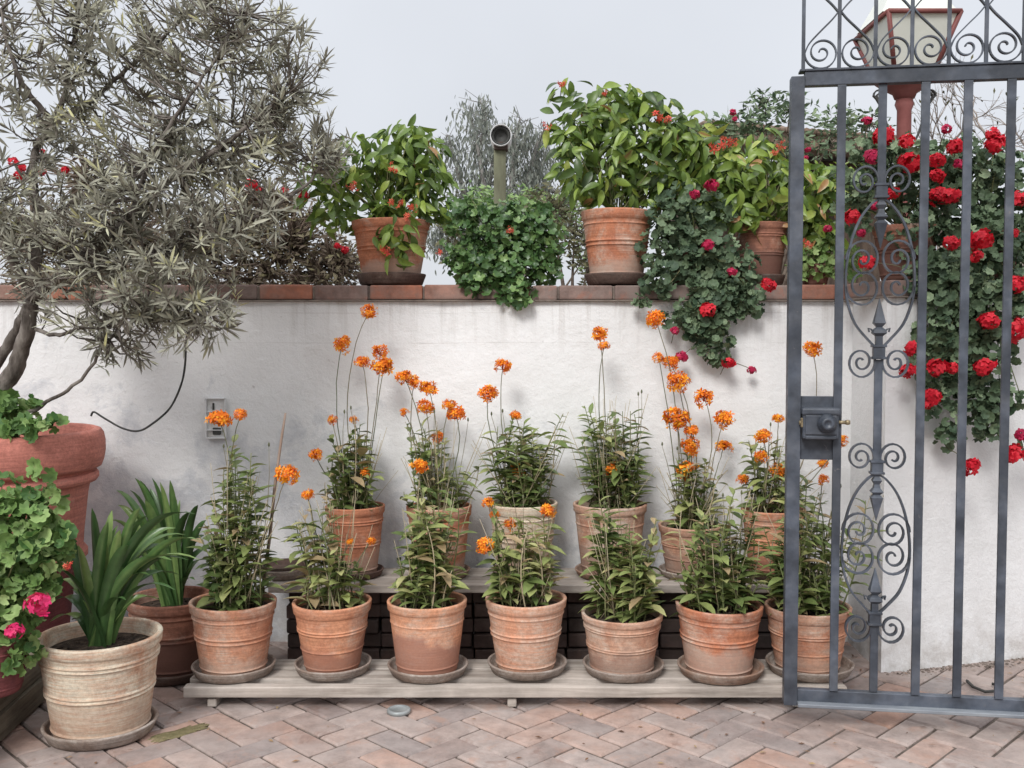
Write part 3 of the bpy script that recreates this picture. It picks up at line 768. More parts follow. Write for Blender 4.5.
def wall_mesh(p0, p1, z1, th, name, mat, parent, nx=60):
    """plastered slab from p0 to p1 (ground points), slightly uneven front"""
    p0 = Vector((p0[0], p0[1], 0)); p1 = Vector((p1[0], p1[1], 0)); d = (p1 - p0); Lh = d.length; d.normalize(); nb = Vector((-d.y, d.x, 0))
    mb = MB(); nz = 16; vs = []; fs = []
    for j in range(nz + 1):
        for i in range(nx + 1):
            e = 0.003 * math.sin(i * .9 + j * 1.3) + 0.002 * math.sin(i * .37 - j * .7) if 0 < i < nx else 0
            p = p0 + d * (Lh * i / nx) - nb * e; vs.append((p.x, p.y, -0.05 + (z1 + 0.05) * j / nz))
    for j in range(nz):
        for i in range(nx):
            a = j * (nx + 1) + i; fs.append((a, a + 1, a + nx + 2, a + nx + 1))
    mb.add(vs, fs)
    b = [p0, p1, p1 + nb * th, p0 + nb * th]
    v8 = [(q.x, q.y, -.05) for q in b] + [(q.x, q.y, z1) for q in b]
    mb.add(v8, [(1, 2, 6, 5), (2, 3, 7, 6), (3, 0, 4, 7), (4, 5, 6, 7)], smooth=False)
    return mb.build(name, mat, parent)


def coping(p0, p1, parent, depth=0.24, over=0.018):
    p0 = Vector((p0[0], p0[1], 0)); p1 = Vector((p1[0], p1[1], 0)); d = (p1 - p0); Lh = d.length; d.normalize(); nb = Vector((-d.y, d.x, 0)); rz = math.atan2(d.y, d.x)
    mb = MB(); x = 0.0
    while x < Lh - .02:
        w = min(random.choice((0.225, 0.235, 0.115, 0.23)), Lh - x); c = p0 + d * (x + w / 2) + nb * (depth / 2 - over + random.uniform(-.003, .003))
        mb.box((c.x, c.y, (ZC0 + ZC1) / 2 - .001 + random.uniform(-.003, .002)), (w - random.uniform(.006, .012), depth, ZC1 - ZC0 - random.uniform(.003, .008)), 0.008, rz, random.random(), 0, 2); x += w
    c = p0 + d * Lh / 2 + nb * (depth / 2 - over + .005); mb.box((c.x, c.y, (ZC0 + ZC1) / 2 - 0.003), (Lh - .01, depth - .014, ZC1 - ZC0 - .012), 0.002, rz, .5, 1)
    # thin slate drip course below the bricks
    c = p0 + d * Lh / 2 + nb * (depth / 2 - over - .004); mb.box((c.x, c.y, ZC0 - 0.0035), (Lh, depth, 0.0065), 0.001, rz, .1, 1)
    return mb.build('coping', [M_cope, M_mortar], parent)


w1 = thing('garden_wall', 'long white plastered wall with a brick coping behind the pots', 'wall')
wall_mesh((-3.6, YW), (XI, YW), ZC0 - .007, 0.2, 'wall_face', M_plaster, w1, 90); coping((-3.6, YW), (XI - .002, YW), w1)
w2 = thing('wall_pier', 'white wall section jutting out behind the gate under the red geraniums', 'wall')
dr = (P(1024, 658, YG(658)) - corner); dr.z = 0; dr.normalize(); e2 = corner + dr * 2.2
nbk = Vector((-dr.y, dr.x, 0))
mb = MB(); ci = Vector((XI + .002, YW + .2, 0)); z1 = ZC0 - .007
# block with an angled front and a return face on the left
base = [(corner.x, corner.y), (e2.x, e2.y), (e2.x + nbk.x * .3, e2.y + nbk.y * .3), (ci.x, ci.y)]
vs = []; fs = []; nz = 14
segs = [(base[0], base[1], 40), (base[1], base[2], 2), (base[2], base[3], 10), (base[3], base[0], 6)]
ringp = []
for (a, b, n) in segs:
    for i in range(n): ringp.append((a[0] + (b[0] - a[0]) * i / n, a[1] + (b[1] - a[1]) * i / n))
nr = len(ringp)
for j in range(nz + 1):
    for i, (x, y) in enumerate(ringp):
        e = 0.0025 * math.sin(i * .8 + j) if i % 40 else 0.0
        vs.append((x + nbk.x * e, y + nbk.y * e, -.05 + (z1 + .05) * j / nz))
for j in range(nz):
    for i in range(nr): fs.append((j * nr + i, j * nr + (i + 1) % nr, (j + 1) * nr + (i + 1) % nr, (j + 1) * nr + i))
mb.add(vs, fs, smooth=False); mb.add([(x, y, z1) for (x, y) in base], [(0, 1, 2, 3)], smooth=False)
mb.build('wall_face', M_plaster2, w2)
coping((corner.x, corner.y), (e2.x, e2.y), w2, 0.30)

# socket on the wall
c = P(217, 418, YW - .004); t = thing('wall_socket', 'pale outdoor socket with a clear cover behind the leftmost tall orange flower', 'socket', c)
mb = MB(); mb.box((0, -.006, 0), (0.078, 0.012, 0.165), 0.004, seg=2); mb.build('back_plate', M_plaster2, t)
fr = MB()
for (a, b, s1, s2) in ((-.041, 0, .006, .17), (.041, 0, .006, .17), (0, .084, .088, .006), (0, -.084, .088, .006), (0, .028, .078, .004), (0, -.05, .078, .004)): fr.box((a, -.019, b), (s1, .014, s2), .001)
fr.build('cover_frame', M_white, t)
mb = MB(); mb.box((0.004, -.018, -.055), (0.034, .012, .03), .003); mb.box((-.01, -.016, .05), (0.006, .01, .03), .001); mb.build('plug', M_black, t)

# ------------------------------------------------------------------ gate
YGt = 3.33
post0 = P(789.5, 702, YGt); post0.z = 0
ga = -R(8.2)
gu = Vector((math.cos(ga), math.sin(ga), 0))
gate = thing('iron_gate', 'open dark grey wrought iron gate with scrollwork and a lock, at the right', 'gate', post0, ga)
gn = Vector((-gu.y, gu.x, 0))


def G(px, py):
    """gate-local (u, z) of a pixel"""
    a = P(px, py, 1.0) - Vector((0, 0, H)); tt = (post0 - Vector((0, 0, 0))).dot(gn) / a.dot(gn)
    p = a * tt; return (p - Vector((post0.x, post0.y, 0))).dot(gu), p.z + H


def gbox(name, u, w, za, zb, d=0.03, wy=0.0, mat=M_iron, bev=0.002, parent=None):
    mb = MB(); mb.box((u, wy, (za + zb) / 2), (w, d, zb - za), bev, seg=2); return mb.build(name, mat, parent or gate)


zbot = G(790, 703)[1]; ztop = G(795, 78)[1]; zr1 = G(801, 73)[1]; zr0 = G(801, 87)[1]
gbox('latch_stile', 0, 0.043, zbot, ztop, 0.05)
ub = [G(p, 110)[0] for p in (841, 884, 928.5, 969.5, 1010)]
step = (ub[-1] - ub[0]) / 4; ub = [ub[0] + step * i for i in range(8)]
uend = ub[-1] + step
mb = MB(); mb.box(((0.0225 + uend) / 2, 0, (zr0 + zr1) / 2), (uend - .0225, .035, zr1 - zr0), .002, seg=2)
mb.box(((0.0225 + uend) / 2, 0.0, zr1 + .004), (uend - .0225, .046, .007), .001); mb.box((.014, 0, zr1 + .004), (.016, .046, .007), .001); mb.build('top_rail', M_iron, gate)
zb1 = G(830, 690)[1]; zb0 = G(830, 702)[1]
mb = MB(); mb.box(((0.0225 + uend) / 2, 0.004, (zb0 + zb1) / 2), (uend - .0225, .028, zb1 - zb0), .002); mb.build('bottom_rail', M_iron, gate)
mb = MB(); mb.box(((0.0225 + uend) / 2, -0.016, zb0 - .004), (uend - .0225, .05, .012), .002); mb.build('bottom_ledge', M_iron_l, gate)
gbox('hinge_stile', uend + .025, 0.05, zbot, ztop, 0.05)
for i, u in enumerate(ub):
    if i == 1: continue
    gbox('bar', u, 0.027, zb1 + .002, zr0 - .001, 0.012, -0.012)
uc = ub[1]
S = step / 43.0     # metres per photo pixel in the gate plane


def sp_pts(cx, cy, r0, r1, a0, turns, cw, n=40):
    out = []
    for k in range(n + 1):
        t = k / n; r = r0 + (r1 - r0) * max(0.0, (t - .16) / .84) ** .95; a = a0 + (-1 if cw else 1) * turns * 2 * math.pi * t
        out.append((cx + r * math.cos(a), cy + r * math.sin(a)))
    return out


def crm(pts, n=8):
    out = []; P_ = [pts[0]] + list(pts) + [pts[-1]]
    for i in range(1, len(P_) - 2):
        for k in range(n):
            t = k / n
            out.append(tuple(0.5 * ((2 * P_[i][j]) + (-P_[i - 1][j] + P_[i + 1][j]) * t + (2 * P_[i - 1][j] - 5 * P_[i][j] + 4 * P_[i + 1][j] - P_[i + 2][j]) * t * t + (-P_[i - 1][j] + 3 * P_[i][j] - 3 * P_[i + 1][j] + P_[i + 2][j]) * t ** 3) for j in range(len(pts[0]))))
    out.append(tuple(pts[-1])); return out


def motif(ztop_, zlow):
    k = (ztop_ - zlow) / 158.0; kx = S * 0.93

    def put(pts, name='scroll', th=0.0058):
        for sg in (-1, 1):
            mb = MB(); q = [(uc + sg * (-x) * kx, 0.0, ztop_ + y * k) for (x, y) in pts]
            mb.strip(q, th, 0.016); mb.build(name, M_iron, gate)
    # template: x to the left is negative, y up, top collar at 0, lower collar at -158
    put(sp_pts(-18.5, 11, 15, 2.5, R(-35), 1.95, False))
    put(crm([(-3, -7), (-12, -13), (-24, -28), (-33, -50), (-38, -78), (-37, -105), (-28, -130), (-14, -146), (-3, -156)]), 'heart_bar', .0065)
    put(sp_pts(-19.5, -67, 18.5, 2.5, R(180), 1.95, True))
    put(sp_pts(-19.5, -94, 18.5, 2.5, R(180), 1.95, False))
    put(sp_pts(-19.5, -170, 15.5, 2.5, R(25), 1.95, True))
    for (za, zb, w) in ((8, -6, 12), (-153, -167, 12)):
        mb = MB(); mb.box((uc, 0, ztop_ + (za + zb) / 2 * k), (w * S, .03, (za - zb) * k), .002, seg=2)
        mb.box((uc, 0, ztop_ + (za - 1) * k), (w * S * 1.25, .036, 2.5 * k), .001); mb.box((uc, 0, ztop_ + (zb + 1) * k), (w * S * 1.25, .036, 2.5 * k), .001)
        mb.build('collar', M_iron, gate)

    def spear(prof, name='spearhead'):
        mb = MB(); mb.lathe([(r_ * S, ztop_ + y * k) for (y, r_) in prof[::-1]], 4, (uc, 0, 0), smooth=False, rot=R(45)); mb.build(name, M_iron, gate)
    spear([(-6, 4), (-9, 4), (-13, 7), (-17, 4), (-21, 5), (-25, 9), (-28, 4.5), (-31, 8.5), (-56, .4)])
    spear([(-106, .4), (-131, 8.5), (-135, 4), (-138, 9), (-141, 10), (-144, 5), (-149, 5), (-153, 5)])
    for sg in (-1, 1):   # curled leaf tips under the spear
        mb = MB(); q = [(uc + sg * x * kx, 0, ztop_ + y * k) for (x, y) in ((2, -146), (6, -141), (9, -137), (12, -136), (11, -140))]
        mb.strip(q, .004, .014); mb.build('leaf_tip', M_iron, gate)


z_c1 = G(883, 192)[1]; z_c2 = G(878, 350)[1]; z_c3 = G(874, 468)[1]; z_c4 = G(871, 616)[1]
gbox('bar', uc, 0.026, z_c1 + .02, zr0 - .001, 0.012, 0)
motif(z_c1, z_c2); motif(z_c3, z_c4)
gbox('bar', uc, 0.026, z_c3 + .022, z_c2 - .032, 0.012, 0)
gbox('bar', uc, 0.026, zb1 + .002, z_c4 - .03, 0.012, 0)
# cresting
zc = G(840, 12)[1]; z71 = zr1 + .008
uc0 = .0185; du = (G(949, 45)[0] - uc0) / 4
for i in range(9):
    gbox('crest_bar', uc0 + du * i, 0.011, z71, 2 * zc - z71, 0.011, 0, bev=.001)
kz = (zc - z71) / 60.0; kx = du / 37.0
for i in (1, 3, 5, 7):
    for sg in (-1, 1):
        for fl in (1, -1):
            a = crm([(-1.5, 0), (-8, -8), (-20, -20), (-31, -32), (-35.5, -42)], 6); b = sp_pts(-18.5, -42, 17.2, 2.2, R(180), 1.95, False, 52)
            b = [(x, -42 + (y + 42) * 0.98) for (x, y) in b]
            mb = MB(); mb.strip([(uc0 + du * i + sg * x * kx, 0.0, zc + fl * y * kz) for (x, y) in a + b], .0045, .013); mb.build('crest_scroll', M_iron, gate)
mb = MB(); mb.box(((uc0 + uc0 + du * 8) / 2, 0, 2 * zc - z71 + .006), (du * 8 + .02, .02, .012), .001); mb.build('crest_rail', M_iron, gate)
# lock
ua, zl1 = G(799.5, 396); ubk, zl0 = G(836, 460)
ubk = ub[0] - .012
lock = gbox('lock_plate', (.026 + ubk) / 2, ubk - .026 + .002, zl0, zl1, .008, 0.004)
z1_, z0_ = G(818, 407)[1], G(818, 438)[1]; um = (.03 + ubk) / 2 + .004
mb = MB(); mb.box((um, -.026, (z1_ + z0_) / 2), (0.115, .045, z1_ - z0_), .009, seg=3); mb.box((um, -.028, z1_ - .012), (.122, .052, .022), .006, seg=2); mb.box((um, -.05, (z1_ + z0_) / 2 - .004), (.10, .008, (z1_ - z0_) * .62), .003, seg=2); mb.box((um, -.04, z0_ + .006), (.1, .03, .012), .003); mb.build('lock_case', M_iron, lock)
kb = G(824, 422)
mb = MB(); pr = [(0.030, 0), (0.031, .010), (0.026, .016), (0.021, .026), (0.020, .030), (0.012, .034), (0.010, .030), (0.001, .030)]
vs = []; n = 24
for (r_, d_) in pr:
    for k in range(n): vs.append((kb[0] + r_ * math.cos(6.283 * k / n), -.053 - d_, kb[1] + r_ * math.sin(6.283 * k / n)))
mb.add(vs, [(i * n + k, i * n + (k + 1) % n, (i + 1) * n + (k + 1) % n, (i + 1) * n + k) for i in range(len(pr) - 1) for k in range(n)]); mb.build('knob', M_iron, lock)
mb = MB(); mb.box((.028, -.034, kb[1]), (.016, .02, .032), .003); mb.tube([(.015, -.035, kb[1]), (.04, -.035, kb[1])], .007, 8); mb.build('bolt', M_brass, lock)
mb = MB(); mb.tube([(um + .055, -.03, kb[1] + .002), (um + .085, -.03, kb[1] + .002)], .006, 8); mb.lathe([(0.001, -.009), (0.009, -.006), (0.009, .006), (.001, .009)], 10, (um + .087, -.03, kb[1] + .002)); mb.build('bolt', M_brass, lock)

# ------------------------------------------------------------------ clivias and the left corner
def clivia(label, px, rim_y, rim_w, Y, bz, mat, style, leaves, group, sd=0.82, rb=None, cx=0.0):
    c = P(px, rim_y, Y); r = rim_w / 2 / F * Y
    root = thing('potted_clivia', label, 'potted plant', (c.x, Y, bz), 0, group)
    h = c.z - bz; make_pot(root, r, h, TC[mat], style, rb and r * rb, sd=sd)
    o = Vector((cx, 0, h * sd)); mb = MB()
    for (tx, ty, w) in leaves:      # tip pixels
        tip = P(tx, ty, Y + random.uniform(-.12, .08)) - Vector((c.x, Y, bz)); b0 = o + Vector((random.uniform(-.03, .03), random.uniform(-.03, .03), 0))
        d = tip - b0; mid = b0 + Vector((d.x * .40, d.y * .45, max(d.z, .05) * 0.66 + abs(d.x) * .48 + .02))
        n = 12; pts = [b0 * (1 - t) ** 2 + mid * 2 * t * (1 - t) + tip * t * t for t in [k / n for k in range(n + 1)]]
        vs = []; fs = []; side0 = Vector((-d.y, d.x, 0)); 
        if side0.length < .03: side0 = Vector((1, .3, 0))
        side0.normalize(); side0 = (side0 * .5 * (1 if side0.x > 0 else -1) + Vector((random.uniform(.5, 1.2), random.uniform(-.5, .5), 0))).normalized()
        for k, p in enumerate(pts):
            t = k / n; ww = w * 0.92 * (0.62 + 0.38 * math.sin(math.pi * min(1, t * 1.15))) * (1 if t < .8 else max(.05, 1 - ((t - .8) / .2) ** 2 * .95))
            tg = (pts[min(k + 1, n)] - pts[max(k - 1, 0)]).normalized(); s_ = (side0 - tg * side0.dot(tg)).normalized(); nn = s_.cross(tg)
            if nn.z < 0: nn = -nn
            vs += [p - s_ * ww + nn * ww * .35, p - s_ * ww * .5 + nn * ww * .08, p, p + s_ * ww * .5 + nn * ww * .08, p + s_ * ww + nn * ww * .35]
        for k in range(n):
            for q in range(4): fs.append((k * 5 + q, k * 5 + q + 1, k * 5 + q + 6, k * 5 + q + 5))
        tb_ = random.uniform(.05, .9); mb.add(vs, fs, [tb_ + (0.13 if (q % 5) == 2 else 0.0) + (.12 if q > 5 * n - 8 else 0) + random.uniform(-.05, .05) for q in range(len(vs))])
    mb.build('leaves', M_clivia, root)
    return root


YCl = YG(738) + .0
clivia('strap-leaved clivia in the large pale limed pot at the front left', 100, 633, 120, YCl - .12 + .16, 0.016, 'pale', 2,
       [(92, 508, .022), (108, 522, .02), (78, 545, .019), (120, 530, .02), (140, 508, .018), (150, 540, .02), (165, 545, .022), (172, 560, .018), (196, 514, .019), (200, 560, .016), (60, 580, .02), (50, 622, .017), (72, 620, .02), (128, 545, .024), (105, 540, .024), (85, 570, .022), (175, 590, .016), (70, 590, .018), (118, 525, .02), (98, 560, .022), (135, 560, .024), (48, 566, .02), (62, 528, .02), (176, 528, .018), (200, 540, .016), (150, 515, .018), (188, 560, .016), (160, 600, .015), (126, 600, .016), (150, 575, .02), (186, 535, .018), (112, 510, .02), (55, 600, .02), (180, 575, .018)], None, 0.84, 0.74)
sr = 0.180
c = P(101, 735, YCl); saucer((P(101, 720, YCl + .04).x, YCl + .04, 0.002), sr, 'large grey saucer under the pale clivia pot at the front left', M_saucer, 0.045)
YC2 = YCl + 0.62
clivia('dark-leaved clivia in the brown clay pot behind the pale pot', 172, 596, 88, YC2, 0.016, 'brown', 0,
       [(118, 505, .018), (130, 490, .02), (140, 480, .022), (152, 478, .022), (160, 482, .02), (175, 495, .02), (190, 512, .02), (205, 535, .018), (110, 520, .018), (200, 560, .016), (145, 500, .024), (165, 505, .022), (128, 510, .02), (184, 530, .02), (120, 540, .02), (155, 520, .02), (195, 580, .015), (206, 520, .017), (212, 548, .016), (108, 545, .018), (116, 490, .018), (180, 500, .02), (170, 480, .02), (135, 478, .02), (198, 505, .018), (150, 488, .022)], None, 0.84, 0.74)
saucer((P(172, 680, YC2).x, YC2, 0.002), 0.165, 'dark grey saucer under the brown clivia pot', M_saucer_d, 0.04)

# tall red planter with the silver-leaved tree
YT = 3.72; pc = P(-8, 430, YT); zt = pc.z; prx = (104) / F * YT
zb_ = P(80, 562, YT).z
planter = thing('potted_tree', 'silver-leaved shrubby tree leaning out of the huge red clay planter at the left', 'potted tree', (pc.x, YT, zb_))
hp = zt - zb_
prof = [(prx * .5, .004), (prx * .80, 0), (prx * .83, .01), (prx * .83, .03), (prx * .79, .05), (prx * .80, .10), (prx * .845, hp * .5), (prx * .865, hp * .58), (prx * .87, hp * .585), (prx * .93, hp * .60), (prx * .95, hp * .625), (prx * .95, hp * .65), (prx * .93, hp * .672), (prx * .90, hp * .68), (prx * .91, hp * .69), (prx * .975, hp * .71), (prx * 1.0, hp * .76), (prx * 1.015, hp * .83), (prx * 1.015, hp * .9), (prx * 1.0, hp * .96), (prx * .975, hp * .99), (prx * .94, hp), (prx * .91, hp * .995), (prx * .90, hp * .97), (prx * .87, hp * .85), (prx * .85, hp * .72)]
pm = []
for a, b in zip(prof, prof[1:]):
    for k in range(3): pm.append((a[0] + (b[0] - a[0]) * k / 3, a[1] + (b[1] - a[1]) * k / 3))
pm.append(prof[-1])
mb = MB(); mb.lathe(pm, 72, wob=.003); mb.build('planter', TC['red'], planter)
mb = MB(); mb.lathe([(prx * .89, hp * .80), (prx * .6, hp * .82), (prx * .3, hp * .83), (.002, hp * .82)], 30, wob=.01); mb.build('soil', M_soil, planter)
st = MB(); zs = zb_ - .003
st.lathe([(prx * .60, 0), (prx * .62, .02), (prx * .66, zs * .5), (prx * .72, zs - .05), (prx * .76, zs - .04), (prx * .76, zs - .008), (prx * .74, zs), (.01, zs)], 48)
tag(st.build('upturned_pot', TC['plum'], None, (pc.x, YT, 0)), 'dark plum upturned pot holding up the huge red planter', 'pot')
O = Vector((pc.x, YT, zb_))


def L3(px, py, dy=0.0): return P(px, py, YT + dy) - O


tr = MB()
limbs = [
    ([(-25, 425, 0), (-5, 398, 0), (14, 370, 0), (26, 335, -.02), (32, 300, -.04)], [.040, .036, .032, .028, .026]),
    ([(-30, 430, .05), (-8, 372, .05), (14, 335, .03), (30, 300, -.02)], [.026, .023, .019, .015]),
    ([(32, 300, -.04), (36, 262, -.02), (40, 225, 0), (33, 180, .03), (36, 150, .05), (52, 122, .05), (64, 95, .03), (70, 60, 0), (80, 10, 0), (90, -40, 0)], [.024, .021, .018, .016, .014, .012, .010, .008, .006, .004]),
    ([(32, 300, -.04), (20, 272, -.08), (5, 245, -.12), (-12, 200, -.15), (-20, 120, -.15), (-10, 40, -.1)], [.020, .018, .016, .014, .010, .006]),
    ([(32, 300, -.03), (58, 278, -.1), (90, 255, -.15), (130, 215, -.18), (170, 180, -.2), (215, 150, -.15), (260, 115, -.1), (290, 90, -.05)], [.022, .020, .017, .015, .012, .010, .007, .004]),
    ([(52, 122, .05), (30, 95, 0), (12, 60, 0), (0, 10, 0)], [.012, .010, .007, .004]),
    ([(52, 122, .05), (85, 105, .08), (120, 75, .1), (160, 40, .1), (200, 0, .1)], [.012, .010, .008, .006, .004]),
    ([(90, 255, -.15), (120, 262, -.2), (160, 250, -.2), (210, 235, -.18), (260, 215, -.1), (310, 180, -.05), (335, 140, 0)], [.013, .011, .010, .008, .007, .005, .004]),
    ([(36, 330, -.04), (60, 335, -.1), (95, 322, -.15), (135, 312, -.2), (175, 305, -.2), (210, 310, -.2)], [.008, .007, .006, .005, .004, .003]),
    ([(-5, 428, -.1), (30, 412, -.1), (62, 393, -.14), (88, 372, -.16), (105, 345, -.2), (125, 320, -.2)], [.007, .007, .0065, .006, .005, .003]),
    ([(130, 215, -.18), (150, 160, -.2), (180, 110, -.18), (215, 60, -.15), (240, 10, -.1)], [.010, .008, .006, .005, .003]),
    ([(40, 225, 0), (90, 190, .12), (150, 150, .2), (220, 120, .25), (280, 150, .25), (320, 170, .2)], [.012, .010, .008, .006, .004, .003]),
]
nodes = []
for pts, rad in limbs:
    cr = crm([(a, b, c_, r_) for (a, b, c_), r_ in zip(pts, rad)], 6)
    pp = [L3(a, b, c_) + Vector((random.uniform(-.004, .004), random.uniform(-.004, .004), random.uniform(-.004, .004))) for (a, b, c_, r_) in cr]
    tr.tube(pp, [q[3] for q in cr], 10)
    nodes += [p for p, q in zip(pp, cr) if q[1] < 345]
blobs = [(60, 20, 90, 60, 70, 0), (160, 15, 90, 50, 75, 0), (245, 30, 55, 50, 46, 0), (285, 75, 45, 50, 34, .05), (30, 90, 70, 40, 26, 0), (120, 75, 80, 40, 44, .05), (215, 95, 70, 40, 46, 0), (290, 130, 50, 40, 30, .1), (330, 140, 22, 34, 18, .1), (120, 135, 90, 34, 56, -.1), (200, 150, 90, 34, 56, 0), (250, 172, 50, 24, 22, .1),
         (55, 195, 75, 34, 40, -.15), (150, 195, 90, 34, 60, -.2), (230, 205, 70, 30, 40, -.1), (60, 235, 60, 26, 18, -.15), (150, 240, 90, 30, 52, -.2), (230, 240, 50, 22, 12, -.1), (120, 275, 70, 22, 28, -.2), (190, 284, 60, 18, 18, -.1), (90, 310, 60, 22, 16, -.2), (150, 318, 60, 26, 30, -.2), (200, 318, 35, 20, 15, -.15), (120, 345, 35, 16, 9, -.2), (142, 352, 14, 14, 4, -.2), (20, 150, 50, 40, 20, 0), (15, 205, 40, 30, 16, -.15), (40, 250, 50, 30, 16, -.2), (30, 285, 40, 14, 8, -.2), (185, 340, 30, 14, 6, -.2), (300, 150, 20, 14, 6, 0)]
pos = []; dirs = []; nors = []; scl = []; tin = []
nodes_np = np.array([tuple(n) for n in nodes])
for (bx, by, rx, ry, n, dy) in blobs:
    for i in range(int(n * 1.15)):
        a = random.random() * 6.283; q = math.sqrt(random.random())
        t = L3(bx + rx * q * math.cos(a), by + ry * q * math.sin(a), dy + random.uniform(-.22, .22))
        dd = ((nodes_np - np.array(t)) ** 2).sum(1); b0 = nodes[int(dd.argmin())] if random.random() < .8 else nodes[int(np.argsort(dd)[3])]
        mid = b0.lerp(t, .55) + Vector((random.uniform(-.02, .02), random.uniform(-.02, .02), random.uniform(-.035, .01)))
        tr.tube([b0, b0.lerp(mid, .5) + Vector((0, 0, -.005)), mid, t], [.0044, .0036, .0028, .0018], 4)
        ax = (t - mid).normalized() + Vector((random.uniform(-.5, .5), random.uniform(-.6, .3), .35 if by < 290 else -.15)); ax.normalize()
        nl = random.randint(9, 19); tb = random.gauss(.40, .20); sz0 = random.choice((.042, .055, .068)); ln_ = random.choice((.04, .06, .10, .13))
        pv1 = ax.cross(Vector((.3, .5, .8))).normalized(); pv2 = ax.cross(pv1)
        for k in range(nl):
            u = k / nl; an = k * 2.4 + random.uniform(-.3, .3); o_ = pv1 * math.cos(an) + pv2 * math.sin(an)
            sp_ = 1.5 - 1.15 * u; d = (ax * (0.35 + u) + o_ * sp_).normalized()
            pos.append(t - ax * (1 - u) * ln_); dirs.append(d); nors.append(ax + Vector((random.uniform(-.3, .3),) * 3)); s = sz0 * random.uniform(.75, 1.2)
            scl.append((s * 1.1, s, s)); tin.append(min(1, max(0, tb + random.gauss(0, .13) + (.35 if u > .88 and random.random() < .35 else 0))))
tr.build('trunk', M_bark, planter)
mb = MB(); mb.scatter(T_olive, pos, dirs, nors, scl, tin); mb.build('crown', M_olive, planter)

# cable hanging from the tree to the planter rim
cab = [(186, 340), (185, 365), (181, 385), (170, 408), (152, 424), (138, 431), (122, 428), (104, 418), (94, 412), (91, 416)]
cc = P(186, 340, 3.9); pts = [P(a, b, 3.9 + .0 * i) - cc for i, (a, b) in enumerate(cab)]
mb = MB(); mb.tube([tuple(Vector(q)) for q in crm([tuple(p) for p in pts], 6)], .0042, 6); tag(mb.build('hanging_cable', M_black, None, cc), 'thin dark cable looping from the tree down to the red planter rim', 'cable')


# ------------------------------------------------------------------ geraniums and other leafy plants
def blob_leaves(O_, blobs, T, size, tm=.45, tsd=.2, face=(0, -1, .35), jit=.55, dirj=1.0, gravity=-.2, dens=1.0):
    pos = []; dirs = []; nors = []; scl = []; tin = []
    for (bx, by, rx, ry, n, Y, dep) in blobs:
        n = int(n * dens); d = rdir(n); q = rng.random(n) ** .45
        cen = P(bx, by, Y) - O_
        for i in range(n):
            v = Vector((d[i, 0] * rx / F * Y, d[i, 1] * dep, d[i, 2] * ry / F * Y)) * q[i]
            pos.append(cen + v); out = Vector((d[i, 0], d[i, 1], d[i, 2]))
            nn = Vector(face) + out * .8 + Vector((random.gauss(0, jit), random.gauss(0, jit), random.gauss(0, jit)))
            nors.append(nn); dirs.append(Vector((random.gauss(0, 1) * dirj + out.x * .6, random.gauss(0, .5) + out.y * .5, gravity + random.gauss(0, .5) * dirj)))
            s = size * random.uniform(.6, 1.25); scl.append((s, s, s)); tin.append(min(1, max(0, random.gauss(tm, tsd))))
    return pos, dirs, nors, scl, tin


def leafy(name, label, cat, O_, blobs, T, mat, size, flowers=(), fk='red', group=None, tm=.45, tsd=.2, stems=60, pot=None, dens=1.0, gravity=-.2, root=None, face=(0, -.8, .55), jit=.75, stem_from=None, stem_mat=None):
    root = root or thing(name, label, cat, O_, 0, group)
    if pot:
        (r, h, mt, sty) = pot; make_pot(root, r, h, TC[mt], sty)
    a = blob_leaves(O_, blobs, T, size, tm, tsd, gravity=gravity, dens=dens, face=face, jit=jit)
    mb = MB(); mb.scatter(T, *a); mb.build('foliage', mat, root)
    sb = MB(); s0 = Vector(stem_from) if stem_from else Vector((0, 0, (pot[1] * .85 if pot else .05)))
    idx = list(range(len(a[0]))); random.shuffle(idx)
    for i in idx[:stems]:
        e = a[0][i]; m_ = s0.lerp(e, .5) + Vector((random.uniform(-.03, .03), random.uniform(-.03, .03), abs((e - s0).x) * .25))
        b_ = s0 + Vector((random.uniform(-.05, .05), random.uniform(-.05, .05), 0))
        sb.tube([b_ * (1 - t) ** 2 + m_ * 2 * t * (1 - t) + e * t * t for t in (0, .2, .4, .6, .8, 1)], [.004, .0036, .0032, .0028, .0022, .0014], 4, random.random() * .6)
    if len(sb.v): sb.build('stems', stem_mat or M_cane, root)
    for f in flowers:
        fx, fy, fr = f[:3]; Y = f[3]; kd = f[4] if len(f) > 4 else fk
        q = P(fx, fy, Y) - O_; rad = fr / 2 / F * Y * 1.30
        st = MB(); ap = np.array([tuple(v_) for v_ in a[0]]); dd_ = ((ap - np.array(q)) ** 2 * np.array([1, .3, 1])).sum(1); near = Vector(ap[int(dd_.argmin())]); dv = near - q
        if dv.length < .04: dv = Vector((random.uniform(-.03, .03), .06, -.05))
        st.tube([q + dv, q + dv * .6 + Vector((0, 0, .008)), q + dv * .25 + Vector((0, 0, .006)), q], [.0018, .0017, .0016, .0014], 4)
        so = st.build('flower_stalk', M_stalk, root); head(so, rad, kd, q)
    return root


ZT = ZC1 + .002
YTop = YW + .10
# A: pot with hanging fuchsia-like plant
def top_pot(px0, px1, rim_y, Y=YTop + .04):
    c = P((px0 + px1) / 2, rim_y, Y); return (px1 - px0) / 2 / F * Y, c.z - (ZT + .018), Vector((c.x, Y, ZT + .018))


